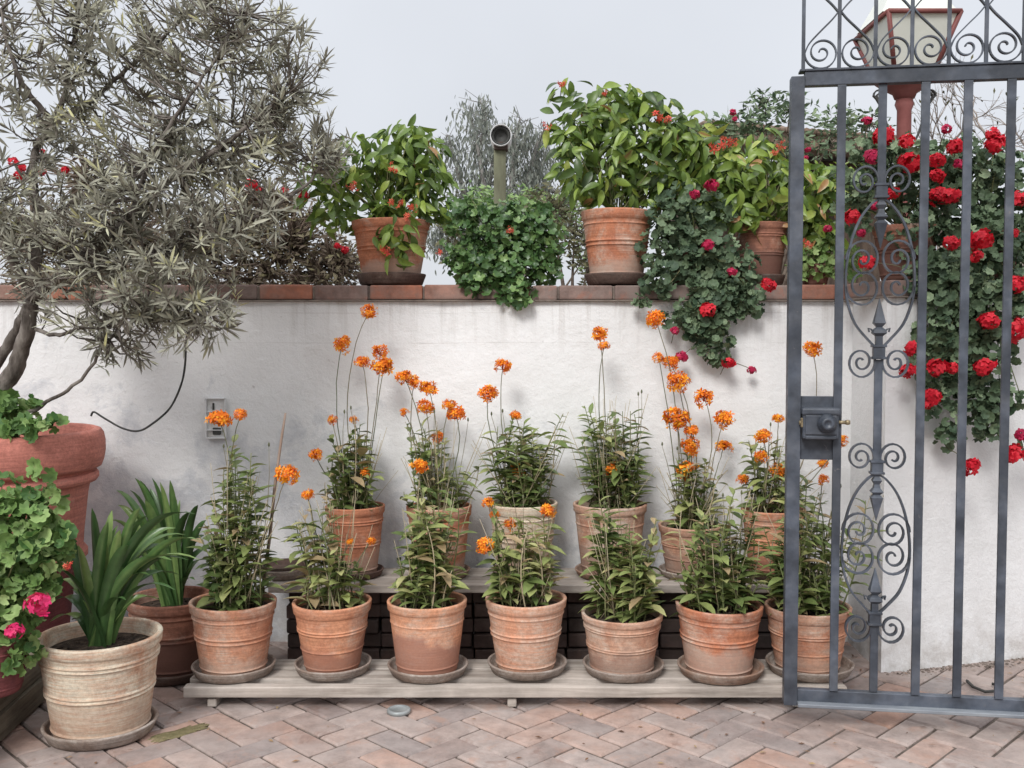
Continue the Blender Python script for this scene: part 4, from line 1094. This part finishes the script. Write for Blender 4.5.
r, h, O1 = top_pot(352, 430, 222)
Yp = O1.y
leafy('potted_fuchsia', 'bushy green plant in the brown pot on the wall beside the silver tree', 'potted plant', O1,
      [(375, 165, 62, 34, 150, Yp, .16), (410, 160, 40, 36, 110, Yp, .14), (330, 180, 34, 30, 60, Yp - .03, .1), (345, 210, 40, 22, 50, Yp, .12), (430, 195, 26, 30, 60, Yp - .02, .1), (392, 235, 20, 30, 34, Yp - .16, .03), (400, 205, 30, 18, 40, Yp - .1, .06), (405, 135, 25, 16, 30, Yp, .08)],
      T_broad, M_broad, .070, [(397, 203, 10, Yp - .18, 'coral'), (412, 208, 9, Yp - .18, 'coral'), (408, 216, 9, Yp - .18, 'coral'), (385, 250, 11, Yp - .2, 'coral'), (352, 186, 10, Yp - .15, 'coral'), (392, 168, 9, Yp - .15, 'coral'), (304, 196, 10, Yp - .05, 'red'), (440, 252, 7, Yp - .1, 'coral')], 'coral', None, .42, .22, 50, (r, h, 'redband', 0), 1.5, -.9)
saucer((O1.x, O1.y, ZT), r * .88, 'brown saucer under the wall-top pot nearest the silver tree', M_saucer_d, .05)
# B: ivy geranium without visible pot (small pot is inside)
O2 = Vector((P(505, 285, YTop).x, YTop + .03, ZT))
leafy('ivy_geranium', 'low bright green ivy-leaved geranium spilling over the wall between two pots', 'plant', O2,
      [(505, 240, 62, 42, 330, YTop, .14), (470, 215, 28, 24, 80, YTop, .1), (530, 222, 30, 22, 90, YTop, .1), (495, 272, 45, 20, 130, YTop - .1, .07), (516, 292, 20, 16, 60, YTop - .14, .04), (465, 262, 22, 22, 60, YTop - .05, .07), (545, 262, 20, 24, 60, YTop - .05, .07), (475, 285, 16, 10, 20, YTop - .13, .03)],
      T_ivy, M_ivy, .036, [(510, 230, 8, YTop - .12, 'coral')], 'coral', None, .45, .25, 60, (.10, .10, 'brown', 3), 1.7)
# C: big pot with large bush
r, h, O3 = top_pot(581, 653, 212)
leafy('potted_fuchsia', 'largest bushy plant in the orange clay pot standing on top of the wall', 'potted plant', O3,
      [(620, 150, 70, 50, 300, Yp, .2), (600, 115, 40, 30, 110, Yp, .14), (660, 150, 50, 36, 150, Yp, .16), (690, 135, 28, 24, 60, Yp, .1), (700, 165, 40, 30, 110, Yp, .12), (625, 95, 26, 12, 26, Yp, .08), (565, 130, 20, 22, 30, Yp, .1), (590, 185, 30, 18, 60, Yp - .03, .1), (660, 190, 40, 18, 70, Yp - .03, .1), (565, 88, 10, 12, 12, Yp, .05), (640, 105, 40, 14, 50, Yp, .1), (575, 160, 18, 24, 30, Yp, .1)],
      T_broad, M_broad, .072, [(655, 117, 12, Yp - .12, 'coral'), (668, 119, 11, Yp - .12, 'coral'), (562, 84, 9, Yp - .02, 'coral'), (546, 126, 8, Yp - .05, 'coral'), (605, 92, 7, Yp - .05, 'coral')], 'coral', None, .42, .24, 60, (r, h, 'redband', 0), 1.35, -.7)
saucer((O3.x, O3.y, ZT), r * .90, 'brown saucer under the orange clay pot on top of the wall', M_saucer_d, .05)
# E: pot with spreading plant behind gate post
r, h, O5 = top_pot(738, 784, 224)
r *= 1.15
leafy('potted_fuchsia', 'yellow-green bushy plant in the brown wall-top pot just left of the gate post', 'potted plant', O5,
      [(750, 190, 66, 34, 240, Yp, .18), (810, 195, 40, 34, 130, Yp, .15), (715, 165, 34, 28, 80, Yp, .12), (765, 145, 16, 22, 24, Yp, .06), (790, 225, 40, 20, 60, Yp, .1), (740, 215, 30, 14, 40, Yp - .1, .06), (820, 230, 20, 22, 40, Yp, .08), (730, 160, 40, 24, 70, Yp, .1), (840, 180, 24, 24, 50, Yp, .1), (800, 170, 30, 14, 40, Yp, .1), (700, 200, 24, 20, 40, Yp, .08)],
      T_broad, M_broad, .072, [(720, 145, 14, Yp - .1, 'coral'), (733, 143, 12, Yp - .1, 'coral'), (782, 145, 9, Yp - .1, 'coral'), (775, 152, 7, Yp - .1, 'coral'), (807, 245, 8, Yp - .1, 'coral')], 'coral', None, .52, .24, 60, (r, h, 'brown', 2), 1.4, -.7)
saucer((O5.x, O5.y, ZT), r * .9, 'dark saucer under the wall-top pot left of the gate post', M_saucer_d, .045)
# D: trailing geranium
YD = YTop - .06; YH = YW - .07
O4 = Vector((P(690, 285, YTop).x, YTop, ZT))
leafy('trailing_geranium', 'dark green geranium trailing down the wall face left of the gate post', 'plant', O4,
      [(690, 215, 44, 34, 150, YD, .1), (670, 250, 34, 36, 120, YD - .02, .09), (705, 262, 36, 36, 140, YD - .06, .08), (735, 268, 24, 28, 80, YD - .06, .07), (660, 280, 18, 20, 40, YH, .05), (715, 300, 40, 24, 150, YH, .05), (700, 322, 32, 20, 90, YH, .05), (742, 300, 22, 20, 60, YH, .045), (712, 340, 22, 18, 46, YH, .04), (722, 357, 12, 9, 14, YH, .03), (665, 318, 8, 10, 5, YH, .02), (643, 300, 8, 10, 8, YH, .03)],
      T_round, M_ger, .040, [(708, 245, 11, YH - .06, 'crimson'), (732, 272, 9, YH - .06, 'crimson'), (768, 285, 13, YH - .06, 'red'), (708, 310, 14, YH - .07, 'red'), (675, 331, 8, YH - .03, 'crimson'), (682, 357, 11, YH - .02, 'crimson'), (728, 363, 11, YH - .03, 'red'), (752, 370, 8, YH, 'crimson'), (712, 185, 12, YD - .12, 'crimson'), (695, 195, 9, YD - .12, 'crimson')], 'red', None, .40, .2, 70, (.11, .15, 'brown', 3), 1.35)
# F: big red geranium cascade behind the gate, in two pots on the pier
YFb = cornerY + .22
O6 = Vector((P(905, 280, YFb).x, YFb, ZT)); rr_, hh_ = .13, .22
leafy('red_geranium', 'red geranium in a brown pot on the wall behind the gate scrollwork', 'potted plant', O6,
      [(880, 180, 40, 36, 120, YFb, .12), (905, 165, 40, 30, 110, YFb, .12), (860, 205, 24, 30, 40, YFb, .1), (915, 230, 28, 40, 100, YFb - .08, .09), (870, 150, 26, 16, 36, YFb, .08), (925, 280, 20, 26, 46, YFb - .2, .05)],
      T_round, M_ger, .041, [(x, y, s, YFb - .16, k) for (x, y, s, k) in ((868, 121, 8, 'crimson'), (884, 137, 18, 'red'), (907, 141, 14, 'red'), (873, 157, 15, 'crimson'), (910, 163, 21, 'red'), (893, 193, 12, 'red'), (852, 217, 15, 'red'), (876, 206, 9, 'crimson'), (861, 233, 8, 'crimson'), (868, 263, 15, 'red'), (939, 197, 18, 'red'))], 'red', 'red geraniums behind the gate', .42, .2, 60, (rr_, hh_, 'brown', 0), 1.35)
YQ = cornerY - .02
O7 = Vector((P(985, 280, YFb + .05).x, YFb + .05, ZT))
leafy('red_geranium', 'big red geranium cascading down the white wall at the right edge behind the gate', 'potted plant', O7,
      [(960, 170, 50, 34, 200, YFb, .12), (1000, 190, 40, 50, 150, YFb, .12), (950, 220, 34, 34, 130, YFb - .06, .1), (985, 250, 46, 40, 220, YFb - .12, .1), (1030, 230, 30, 60, 120, YFb, .1), (950, 285, 40, 34, 150, YQ, .07), (990, 310, 44, 36, 200, YQ, .08), (945, 335, 34, 26, 100, YQ, .06), (975, 360, 40, 34, 150, YQ, .07), (975, 405, 28, 30, 90, YQ, .06), (945, 385, 22, 26, 36, YQ, .05), (1005, 400, 16, 22, 30, YQ, .05), (948, 435, 16, 16, 20, YQ, .05), (985, 432, 14, 10, 12, YQ, .04), (1020, 300, 20, 40, 50, YQ, .06), (1030, 440, 16, 14, 16, YQ, .05), (925, 355, 16, 22, 26, YQ, .05), (930, 410, 10, 12, 6, YQ, .03)],
      T_round, M_ger, .041, [(x, y, s, (YFb - .18 if y < 230 else YQ - .09), k) for (x, y, s, k) in ((956, 147, 16, 'red'), (937, 160, 14, 'red'), (937, 176, 13, 'red'), (995, 144, 18, 'red'), (993, 134, 12, 'red'), (959, 164, 10, 'crimson'), (952, 196, 15, 'red'), (1019, 199, 15, 'red'), (946, 129, 9, 'crimson'), (981, 239, 20, 'red'), (951, 243, 15, 'red'), (975, 256, 13, 'red'), (1015, 233, 8, 'red'), (1015, 285, 17, 'red'), (989, 321, 18, 'red'), (1018, 330, 24, 'red'), (912, 349, 15, 'red'), (909, 371, 15, 'red'), (937, 368, 18, 'red'), (952, 368, 12, 'red'), (984, 367, 18, 'red'), (932, 397, 17, 'red'), (971, 467, 17, 'red'), (1013, 454, 19, 'red'), (1022, 435, 13, 'crimson'), (927, 405, 9, 'red'))], 'red', 'red geraniums behind the gate', .42, .2, 90, (.14, .2, 'brown', 1), 1.35)

# pale sage plant peeping between the two pots left of the gate bar
O8 = Vector((P(815, 285, YTop + .03).x, YTop + .03, ZT))
leafy('sage_geranium', 'pale grey-green small-leaved plant on the wall between gate post and first bar', 'plant', O8,
      [(812, 265, 22, 18, 90, YTop, .07), (822, 245, 14, 14, 36, YTop, .06), (845, 262, 20, 18, 50, YTop, .06)], T_ivy, M_gerl, .034, [(806, 242, 9, YTop - .08, 'coral'), (828, 229, 8, YTop - .08, 'crimson')], 'coral', None, .7, .2, 20, (.07, .09, 'brown', 3), 1.3)

# G: pink geranium in a plum pot on the wooden box at the left edge; H: small geranium in the planter
YPk = 3.06
boxc = P(2, 722, YPk + .08); 
zpb = 0.19
O9 = Vector((P(-12, 640, YPk + .05).x, YPk + .05, zpb + .002))
leafy('pink_geranium', 'light green geranium with two bright pink flowers climbing at the left edge', 'potted plant', O9,
      [(15, 560, 44, 40, 170, YPk, .1), (40, 520, 22, 24, 50, YPk, .06), (50, 545, 20, 26, 46, YPk, .06), (10, 610, 40, 36, 120, YPk, .1), (30, 590, 30, 24, 60, YPk, .08), (5, 500, 20, 26, 20, YPk, .06), (45, 492, 22, 12, 10, YPk, .03), (15, 650, 26, 22, 36, YPk, .06), (42, 470, 10, 8, 4, YPk, .03), (0, 540, 30, 60, 60, YPk, .08)],
      T_round, M_gerl, .047, [(38, 604, 22, YPk - .1, 'pink'), (14, 632, 16, YPk - .1, 'pink'), (68, 567, 9, YPk - .06, 'coral')], 'pink', None, .45, .25, 50, (.13, .19, 'plum', 3), 1.15)
leafy('small_geranium', 'small green geranium growing at the foot of the tree in the red planter', 'plant', Vector((P(18, 420, YT).x, YT - .05, zb_ + hp * .83)),
      [(12, 408, 26, 16, 60, YT - .1, .08), (28, 428, 26, 10, 40, YT - .25, .06), (2, 435, 18, 14, 30, YT - .25, .06), (55, 424, 6, 5, 5, YT - .2, .02)], T_round, M_gerl, .052, (), 'pink', None, .4, .25, 14)
# wooden box (low plinth)
a0 = P(49, 700, YG(700)); a1 = P(-2, 748, YG(748)); a0.z = a1.z = 0
d = (a1 - a0); Lb = d.length; d.normalize(); Lb += .5; nn = Vector((d.y, -d.x, 0)); 
if nn.x > 0: nn = -nn
rz = math.atan2(d.y, d.x)
bx = thing('wooden_box', 'weathered dark plank box on the paving at the lower left edge', 'box', a0, rz)
sgn = 1 if Vector((-d.y, d.x, 0)).dot(nn) > 0 else -1
for k, (z0, z1, off) in enumerate(((0.012, .095, 0), (.098, .182, .012))):
    mb = MB(); mb.box((Lb / 2, sgn * (off + .011), (z0 + z1) / 2), (Lb - .02 * k, .022, z1 - z0), .003, seg=2); mb.build('side_plank', M_wood_d, bx)
mb = MB(); mb.box((Lb / 2, sgn * .20, .094), (Lb - .05, .34, .16), .004); mb.build('core', M_wood_d, bx)
for k in range(3):
    mb = MB(); mb.box((Lb / 2, sgn * (.075 + .125 * k), .1825), (Lb - .02, .118, .016), .003); mb.build('top_plank', M_wood_d, bx)


# ------------------------------------------------------------------ background behind the wall
def shrub(name, label, cat, bx, Y, z0, blobs, T, mat, size, twn=120, tm=.45, tsd=.2, dens=1.0, group=None, gravity=.1, trunk=.03, tm_=M_twig):
    root = thing(name, label, cat, (P(bx, 300, Y).x, Y, 0), 0, group); O_ = Vector(root.location)
    a = blob_leaves(O_, [(b[0], b[1], b[2], b[3], b[4], Y + (b[5] if len(b) > 5 else 0), b[6] if len(b) > 6 else b[2] / F * Y * .8) for b in blobs], T, size, tm, tsd, (0, 0, .4), 1.0, 1.0, gravity, dens)
    mb = MB(); mb.scatter(T, *a); mb.build('crown', mat, root)
    tb = MB(); top = Vector((0, 0, z0))
    tb.tube([(0, 0, 0), (.01, 0, z0 * .5), tuple(top)], [trunk, trunk * .85, trunk * .7], 8)
    # limbs to each blob and twigs from limb points
    lp = []
    for b in blobs:
        e = P(b[0], b[1], Y + (b[5] if len(b) > 5 else 0)) - O_; m_ = top.lerp(e, .5) + Vector((random.uniform(-.1, .1) * e.length * .3, 0, .05))
        pts = [top * (1 - t) ** 2 + m_ * 2 * t * (1 - t) + e * t * t for t in [k / 8 for k in range(9)]]
        tb.tube(pts, [trunk * (.6 - .5 * k / 8) for k in range(9)], 6); lp += pts[2:]
    ar = np.array([tuple(q) for q in lp]); idx = list(range(len(a[0]))); random.shuffle(idx)
    for i in idx[:twn]:
        e = a[0][i]; dd = ((ar - np.array(e)) ** 2).sum(1); b0 = lp[int(dd.argmin())]
        tb.tube([b0, b0.lerp(e, .5) + Vector((random.uniform(-.02, .02), 0, random.uniform(-.03, .03))) * (Y / 5), e], [trunk * .13, trunk * .1, trunk * .05], 4)
    tb.build('trunk', tm_, root)
    return root


YBk = 5.1
h1 = shrub('dry_shrub', 'dense dark twiggy shrub behind the wall under the silver tree crown', 'shrub', 200, YBk, 1.2,
           [(40, 235, 60, 50, 330), (130, 240, 70, 48, 420), (220, 245, 60, 44, 420), (290, 245, 55, 46, 620), (335, 265, 34, 30, 330), (265, 205, 60, 34, 260), (90, 180, 60, 30, 120), (200, 282, 150, 18, 420), (60, 280, 80, 22, 240)],
           T_small, M_brownish, .040, 3800, .5, .25, 2.0, None, .0, .04, M_twig_l)
for k, (fx, fy, fs) in enumerate(((14, 162, 11), (18, 176, 12), (43, 152, 7), (42, 172, 9), (65, 170, 9), (22, 168, 9), (252, 184, 13), (260, 190, 9), (303, 200, 9), (345, 250, 9), (338, 246, 8), (285, 190, 7))):
    q = P(fx, fy, YBk - .35) - Vector(h1.location); m_ = MB(); m_.tube([q + Vector((.02, .1, -.08)), q], .0016, 4); head(m_.build('flower_stalk', M_stalk, h1), fs / 2 / F * YBk, 'red', q)

shrub('grey_shrub', 'soft grey-green shrub behind the wall between the ivy geranium and the orange pot', 'shrub', 575, 6.0, 1.2,
      [(575, 235, 26, 40, 260), (550, 205, 26, 24, 160), (590, 260, 14, 30, 120), (455, 230, 18, 40, 120)], T_small, M_dull, .045, 120, .75, .2, 1.5)
shrub('pale_shrub', 'pale green mounded shrub far behind the green post', 'shrub', 530, 9.0, 1.3,
      [(520, 205, 40, 18, 340), (550, 215, 36, 22, 300), (480, 200, 20, 20, 140), (590, 250, 20, 30, 140)], T_small, M_ivy, .06, 60, .8, .2, 1.4)

# weeping gum tree far behind
YGm = 24.0; O_g = Vector((P(500, 300, YGm).x, YGm, 0))
gum = thing('weeping_gum_tree', 'tall wispy grey gum tree far behind the wall beside the round lamp post', 'tree', O_g)
tb = MB(); lv = ([], [], [], [], [])
zt0 = P(500, 290, YGm).z
tb.tube([(0, 0, 0), (.1, 0, zt0 * .5), tuple(P(503, 290, YGm) - O_g)], [.32, .28, .22], 10)
arms = [[(503, 290), (498, 240), (485, 190), (478, 150), (470, 112)], [(503, 290), (505, 230), (512, 180), (515, 140), (520, 118)], [(498, 240), (470, 205), (455, 160), (448, 135)], [(505, 230), (525, 190), (535, 150), (545, 128)], [(485, 190), (495, 160), (500, 130)], [(520, 200), (545, 190), (558, 195), (563, 215)], [(498, 250), (460, 235), (445, 225), (440, 240)], [(478, 150), (486, 125), (480, 100)], [(525, 190), (540, 170), (550, 150)]]
for ai, ar_ in enumerate(arms):
    pp = crm([tuple(P(a, b, YGm + (ai - 4) * .25) - O_g) for (a, b) in ar_], 6)
    tb.tube(pp, [.10 * (1 - .85 * k / (len(pp) - 1)) for k in range(len(pp))], 6)
    for k in range(4 if ai < 2 else 2, len(pp)):
        for s in range(4):
            b0 = Vector(pp[k]); e = b0 + Vector((random.gauss(0, .22), random.gauss(0, .4), random.uniform(-.1, .3))); tb.tube([b0, e], [.009, .005], 3)
            ln = random.uniform(.25, .75)
            
            for q in range(int(ln * 26)):
                lv[0].append(e + Vector((random.gauss(0, .09), random.gauss(0, .09), -random.random() * ln))); lv[1].append(Vector((random.gauss(0, .35), random.gauss(0, .35), -1)))
                lv[2].append(Vector((random.gauss(0, 1), random.gauss(0, 1), .2))); z = random.uniform(.10, .20); lv[3].append((z * 1.5, z, z)); lv[4].append(random.random())
tb.build('trunk', simple_mat('gum_bark', [(0.19, 0.18, 0.17), (0.30, 0.29, 0.27)], 3, 0.9), gum)
mb = MB(); mb.scatter(T_gum, *lv); mb.build('crown', M_gum, gum)

# post with a round dark lamp facing us
Ypo = 6.6; c = P(500, 300, Ypo); zt_ = P(500, 146, Ypo).z; po = thing('lamp_post', 'mossy green post topped by a round dark lamp with a white hood, behind the wall', 'lamp post', (c.x, Ypo, 0))
mb = MB(); mb.box((0, 0, zt_ / 2), (.080, .075, zt_), .008, seg=2); mb.build('post', M_post, po)
hc = P(501, 138, Ypo); zh = hc.z
def ytube(name, prof, mat, parent, cx, cz, n=32):
    mb = MB(); vs = []
    for (r_, y) in prof:
        for k in range(n): vs.append((cx + r_ * math.cos(6.2832 * k / n), y, cz + r_ * math.sin(6.2832 * k / n)))
    fs = [(i * n + k, i * n + (k + 1) % n, (i + 1) * n + (k + 1) % n, (i + 1) * n + k) for i in range(len(prof) - 1) for k in range(n)]
    mb.add(vs, fs); return mb.build(name, mat, parent)


R0 = 10.5 / F * Ypo
ytube('hood', [(.001, .13), (R0 * .8, .13), (R0, .10), (R0, -.10), (R0 * .94, -.10), (R0 * .9, -.06), (R0 * .9, .05)], M_white, po, hc.x - c.x, zh)
ytube('lens', [(R0 * .90, -.05), (R0 * .84, -.082), (R0 * .66, -.075), (R0 * .6, -.05), (R0 * .35, -.045), (.001, -.04)], M_black, po, hc.x - c.x, zh)
mb = MB(); mb.box((hc.x - c.x, -.02, zt_ - .01), (.09, .10, .05), .005); mb.build('bracket', simple_mat('dark_bracket', [(.06, .04, .035), (.1, .07, .06)], 20), po)

# red street lantern
YL = 5.0; lc = P(901, 300, YL + .22)
lan = thing('street_lantern', 'red framed street lantern with milky panes standing behind the gate', 'street lamp', (lc.x, YL + .22, 0))
LO = Vector((lc.x, YL + .22, 0))
zA = P(920, 12, YL).z; zB_ = P(913, 74, YL + .12).z
ht = .178; hb = .098; dtop = .24; dbot = .12
ctop = [(-ht, -dtop), (ht, -dtop), (ht, dtop), (-ht, dtop)]; cbot = [(-hb, -dbot), (hb, -dbot), (hb, dbot), (-hb, dbot)]
for i in range(4):
    a, b = ctop[i], ctop[(i + 1) % 4]; c_, d_ = cbot[(i + 1) % 4], cbot[i]
    mb = MB(); vs = [(a[0] * .985, a[1] * .985, zA), (b[0] * .985, b[1] * .985, zA), (c_[0] * .985, c_[1] * .985, zB_), (d_[0] * .985, d_[1] * .985, zB_)]
    vs += [(x * .97, y * .97, z) for (x, y, z) in vs]
    mb.add(vs, [(0, 1, 2, 3), (7, 6, 5, 4), (0, 4, 5, 1), (1, 5, 6, 2), (2, 6, 7, 3), (3, 7, 4, 0)], smooth=False); mb.build('pane', M_pane, lan)
fr = MB()
for i in range(4):
    a, b = ctop[i], ctop[(i + 1) % 4]; c_, d_ = cbot[i], cbot[(i + 1) % 4]
    fr.tube([(a[0], a[1], zA), (b[0], b[1], zA)], .014, 4); fr.tube([(c_[0], c_[1], zB_), (d_[0], d_[1], zB_)], .012, 4); fr.tube([(a[0], a[1], zA), (c_[0], c_[1], zB_)], .013, 4)
fr.build('frame', M_redpaint, lan)
rf = MB(); 
rf.lathe([(ht * 1.5, zA + .014), (ht * 1.38, zA + .04), (ht * .9, zA + .16), (ht * .45, zA + .23), (ht * .4, zA + .30), (ht * .5, zA + .31), (.05, zA + .36), (.02, zA + .42), (.001, zA + .43)], 4, rot=R(45), smooth=False); rf.build('roof', M_pane, lan)
ft = MB(); ft.lathe([(.05, zB_ - .10), (.06, zB_ - .075), (.10, zB_ - .05), (.145, zB_ - .018), (.15, zB_ - .006), (.01, zB_ - .004)], 24); ft.build('base_dish', M_redpaint, lan)
pl = MB(); pl.lathe([(.10, 0), (.10, .15), (.06, .25), (.045, .4), (.036, 1.6), (.036, zB_ - .16), (.048, zB_ - .13), (.04, zB_ - .10), (.05, zB_ - .095)], 20); pl.build('pole', M_redpaint, lan)
for sg in (-1, 1):
    s_ = MB(); s_.strip([(sg * (.045 + x), 0, zB_ + y) for (x, y) in [(0, -.34), (.03, -.28), (.055, -.2), (.075, -.14), (.10, -.10)] + sp_pts(.085, -.085, .03, .008, 0, 1.3, False, 16)], .007, .02); s_.build('bracket', M_black, lan)

# shed with tiled lean-to roof
YS = 8.0; s0 = P(706, 124, YS); s1 = P(905, 140, YS + .6)
sh = thing('garden_shed', 'low brown-roofed shed behind the wall, half hidden by plants', 'shed', ((s0.x + s1.x) / 2, YS + 1, 0))
SO = Vector(sh.location); A = s0 - SO; B = s1 - SO
mb = MB(); up = Vector((0.0, 1.3, .16))
vs = [A, B, B + up, A + up]; vs = vs + [v - Vector((0, 0, .14)) for v in vs]
mb.add(vs, [(0, 1, 2, 3), (7, 6, 5, 4), (0, 4, 5, 1), (1, 5, 6, 2), (2, 6, 7, 3), (3, 7, 4, 0)], smooth=False)
for k in range(34):
    t = k / 33; p = A.lerp(B, t); mb.tube([p + Vector((0, -.03, .0)), p + up + Vector((0, 0, .0))], .03, 6)
mb.build('roof', M_roof, sh)
mb = MB(); mb.box((0, .5, (min(A.z, B.z) - .10) / 2), (abs(B.x - A.x) * .97, .92, min(A.z, B.z) - .10), .01); mb.build('shed_wall', simple_mat('shed_board', [(.05, .035, .028), (.11, .08, .06)], 6, .9, .5, .01, (6, 1, 1)), sh)
# climber over the shed
v1 = shrub('bougainvillea', 'thin airy climber with small pink flowers rising over the brown-roofed shed', 'climbing plant', 770, 7.3, 1.5,
      [(765, 105, 24, 16, 90), (790, 110, 26, 18, 90), (725, 130, 24, 16, 120), (840, 120, 30, 14, 110), (750, 125, 20, 16, 90), (870, 125, 24, 14, 70), (775, 150, 30, 16, 120), (820, 145, 40, 14, 120), (706, 150, 20, 26, 90)], T_small, M_ger, .06, 200, .45, .25, 1.7)
for (fx, fy, fs) in ((733, 112, 8), (735, 119, 6), (865, 120, 8), (808, 150, 7), (806, 158, 6)):
    q = P(fx, fy, 7.1) - Vector(v1.location); m_ = MB(); m_.tube([q + Vector((.02, .1, -.08)), q], .002, 4); head(m_.build('flower_stalk', M_stalk, v1), fs / 2 / F * 7.1, 'crimson', q)

# bare twiggy tree at the right
YR = 8.5; O_r = Vector((P(975, 300, YR).x, YR, 0)); bt = thing('bare_tree', 'leafless twiggy pale tree behind the red lantern at the right edge', 'tree', O_r)
tb = MB(); bl = ([], [], [], [], [])


def grow(p, d, ln, r_, dep):
    n = 4; pts = [p]; dd = d.copy()
    for k in range(n):
        dd = (dd + Vector((random.gauss(0, .16), random.gauss(0, .16), random.gauss(.02, .12)))).normalized(); pts.append(pts[-1] + dd * ln / n)
    tb.tube(pts, [r_ * (1 - .45 * k / n) for k in range(n + 1)], 5 if dep < 3 else 3)
    if dep >= 5:
        if random.random() < .35:
            bl[0].append(pts[-1]); bl[1].append(dd); bl[2].append(Vector((random.gauss(0, 1), random.gauss(0, 1), 1))); bl[3].append((.05, .05, .05)); bl[4].append(random.random())
        return
    for k in range(3 if dep < 4 else 4):
        a = random.uniform(.25, .8); ax = Vector((random.gauss(0, 1), random.gauss(0, 1), random.gauss(0, .5))).normalized()
        nd = (dd + ax * a).normalized(); grow(pts[random.choice((2, 3, 4)) if k else 4], nd, ln * random.uniform(.62, .82), r_ * .55, dep + 1)


for bx_ in (940, 985, 1030):
    b0 = P(bx_, 235, YR) - O_r; tb.tube([(0, 0, 0), (b0.x * .6, 0, b0.z * .6), tuple(b0)], [.08, .06, .035], 8); grow(b0, Vector((random.uniform(-.1, .1), 0, 1)), .55, .028, 1)
tb.build('trunk', simple_mat('pale_twig_bark', [(0.20, 0.17, 0.15), (0.34, 0.30, 0.27)], 10, 0.9), bt)
mb = MB(); mb.scatter(T_small, *bl); mb.build('crown', M_dull, bt)

# fallen dry leaves and crumbs on the paving
lm = leaf_mat('dry_leaf', [(0, (0.10, 0.05, 0.03)), (0.5, (0.24, 0.13, 0.07)), (1, (0.36, 0.26, 0.14))], .8, .1)
ps = []; ds = []; ns = []; ss = []; ts = []
for i in range(220):
    x = random.uniform(-1.9, 2.1); y = random.choice((random.uniform(3.0, 3.5), random.uniform(3.7, 4.2), random.uniform(3.7, 4.2)))
    ps.append((x, y, .006)); ds.append((random.gauss(0, 1), random.gauss(0, 1), .05)); ns.append((random.gauss(0, .2), random.gauss(0, .2), 1)); s = random.uniform(.008, .028); ss.append((s, s, s)); ts.append(random.random())
mb = MB(); mb.scatter(T_small, ps, ds, ns, ss, ts); o = mb.build('leaf_litter', lm)
tag(o, 'scattered dry leaf litter on the paving', 'leaf litter', None, 'stuff')
# dirt crumbs along the foot of the right wall
mb = MB()
for i in range(420):
    t = random.random() ** .8; p = corner + dr * (t * 1.2) - nbk * (abs(random.gauss(0, .028)) + .004); s = random.choice((1, 1, .6)) * random.uniform(.002, .011)
    mb.box((p.x, p.y, s * .1), (s * random.uniform(.8, 2.2), s, s * random.uniform(.3, .8)), s * .15, random.random() * 3, tilt=(random.uniform(-.3, .3), random.uniform(-.3, .3)))
tag(mb.build('crumbled_plaster', M_mortar), 'crumbled dirt and plaster along the foot of the right white wall', 'debris', None, 'stuff')

# ------------------------------------------------------------------ world and sun
world = bpy.data.worlds.new('World'); SC.world = world; world.use_nodes = True
nt = world.node_tree; bg = nt.nodes['Background']
EL, AZ = 40, 200
sky = N(nt, 'ShaderNodeTexSky', sky_type='NISHITA', sun_disc=False, sun_elevation=R(EL), sun_rotation=R(AZ)); sky.air_density = 1.0; sky.dust_density = 4.0
tc = N(nt, 'ShaderNodeTexCoord'); sp = N(nt, 'ShaderNodeSeparateXYZ'); nt.links.new(tc.outputs['Generated'], sp.inputs[0])
gr = ramp(nt, [(0.0, (4.95, 5.12, 5.45)), (0.35, (5.05, 5.22, 5.55)), (1.0, (12.6, 12.8, 13.3))]); nt.links.new(sp.outputs[2], gr.inputs[0])
nz = N(nt, 'ShaderNodeTexNoise'); nz.inputs['Scale'].default_value = 2.2; nz.inputs['Detail'].default_value = 4; nt.links.new(tc.outputs['Generated'], nz.inputs['Vector'])
rz_ = ramp(nt, [(0.3, 0.93), (0.7, 1.05)]); nt.links.new(nz.outputs[0], rz_.inputs[0])
cl = mix(nt, 1.0, gr.outputs[0], rz_.outputs[0], 'MULTIPLY')
nt.links.new(mix(nt, 0.93, sky.outputs[0], cl), bg.inputs[0]); bg.inputs[1].default_value = 0.1
sd = bpy.data.lights.new('sun', 'SUN'); sd.energy = 1.5; sd.angle = R(18); sd.color = (1, .98, .955)
so = bpy.data.objects.new('sun', sd); COL.objects.link(so)
# direction towards the sun: azimuth measured like the sky's rotation (0 = +Y, clockwise to +X)
sv = Vector((math.sin(R(AZ)) * math.cos(R(EL)), math.cos(R(AZ)) * math.cos(R(EL)), math.sin(R(EL))))
so.rotation_euler = sv.to_track_quat('Z', 'Y').to_euler(); so.location = (0, -3, 6)
SC.view_settings.view_transform = 'Standard'; SC.view_settings.look = 'None'; SC.view_settings.exposure = 0.66; SC.view_settings.gamma = 1.0
SC.render.engine = 'CYCLES'; SC.cycles.max_bounces = 6; SC.cycles.diffuse_bounces = 3; SC.cycles.transmission_bounces = 2; SC.cycles.glossy_bounces = 2
SC.render.resolution_x = 1024; SC.render.resolution_y = 768
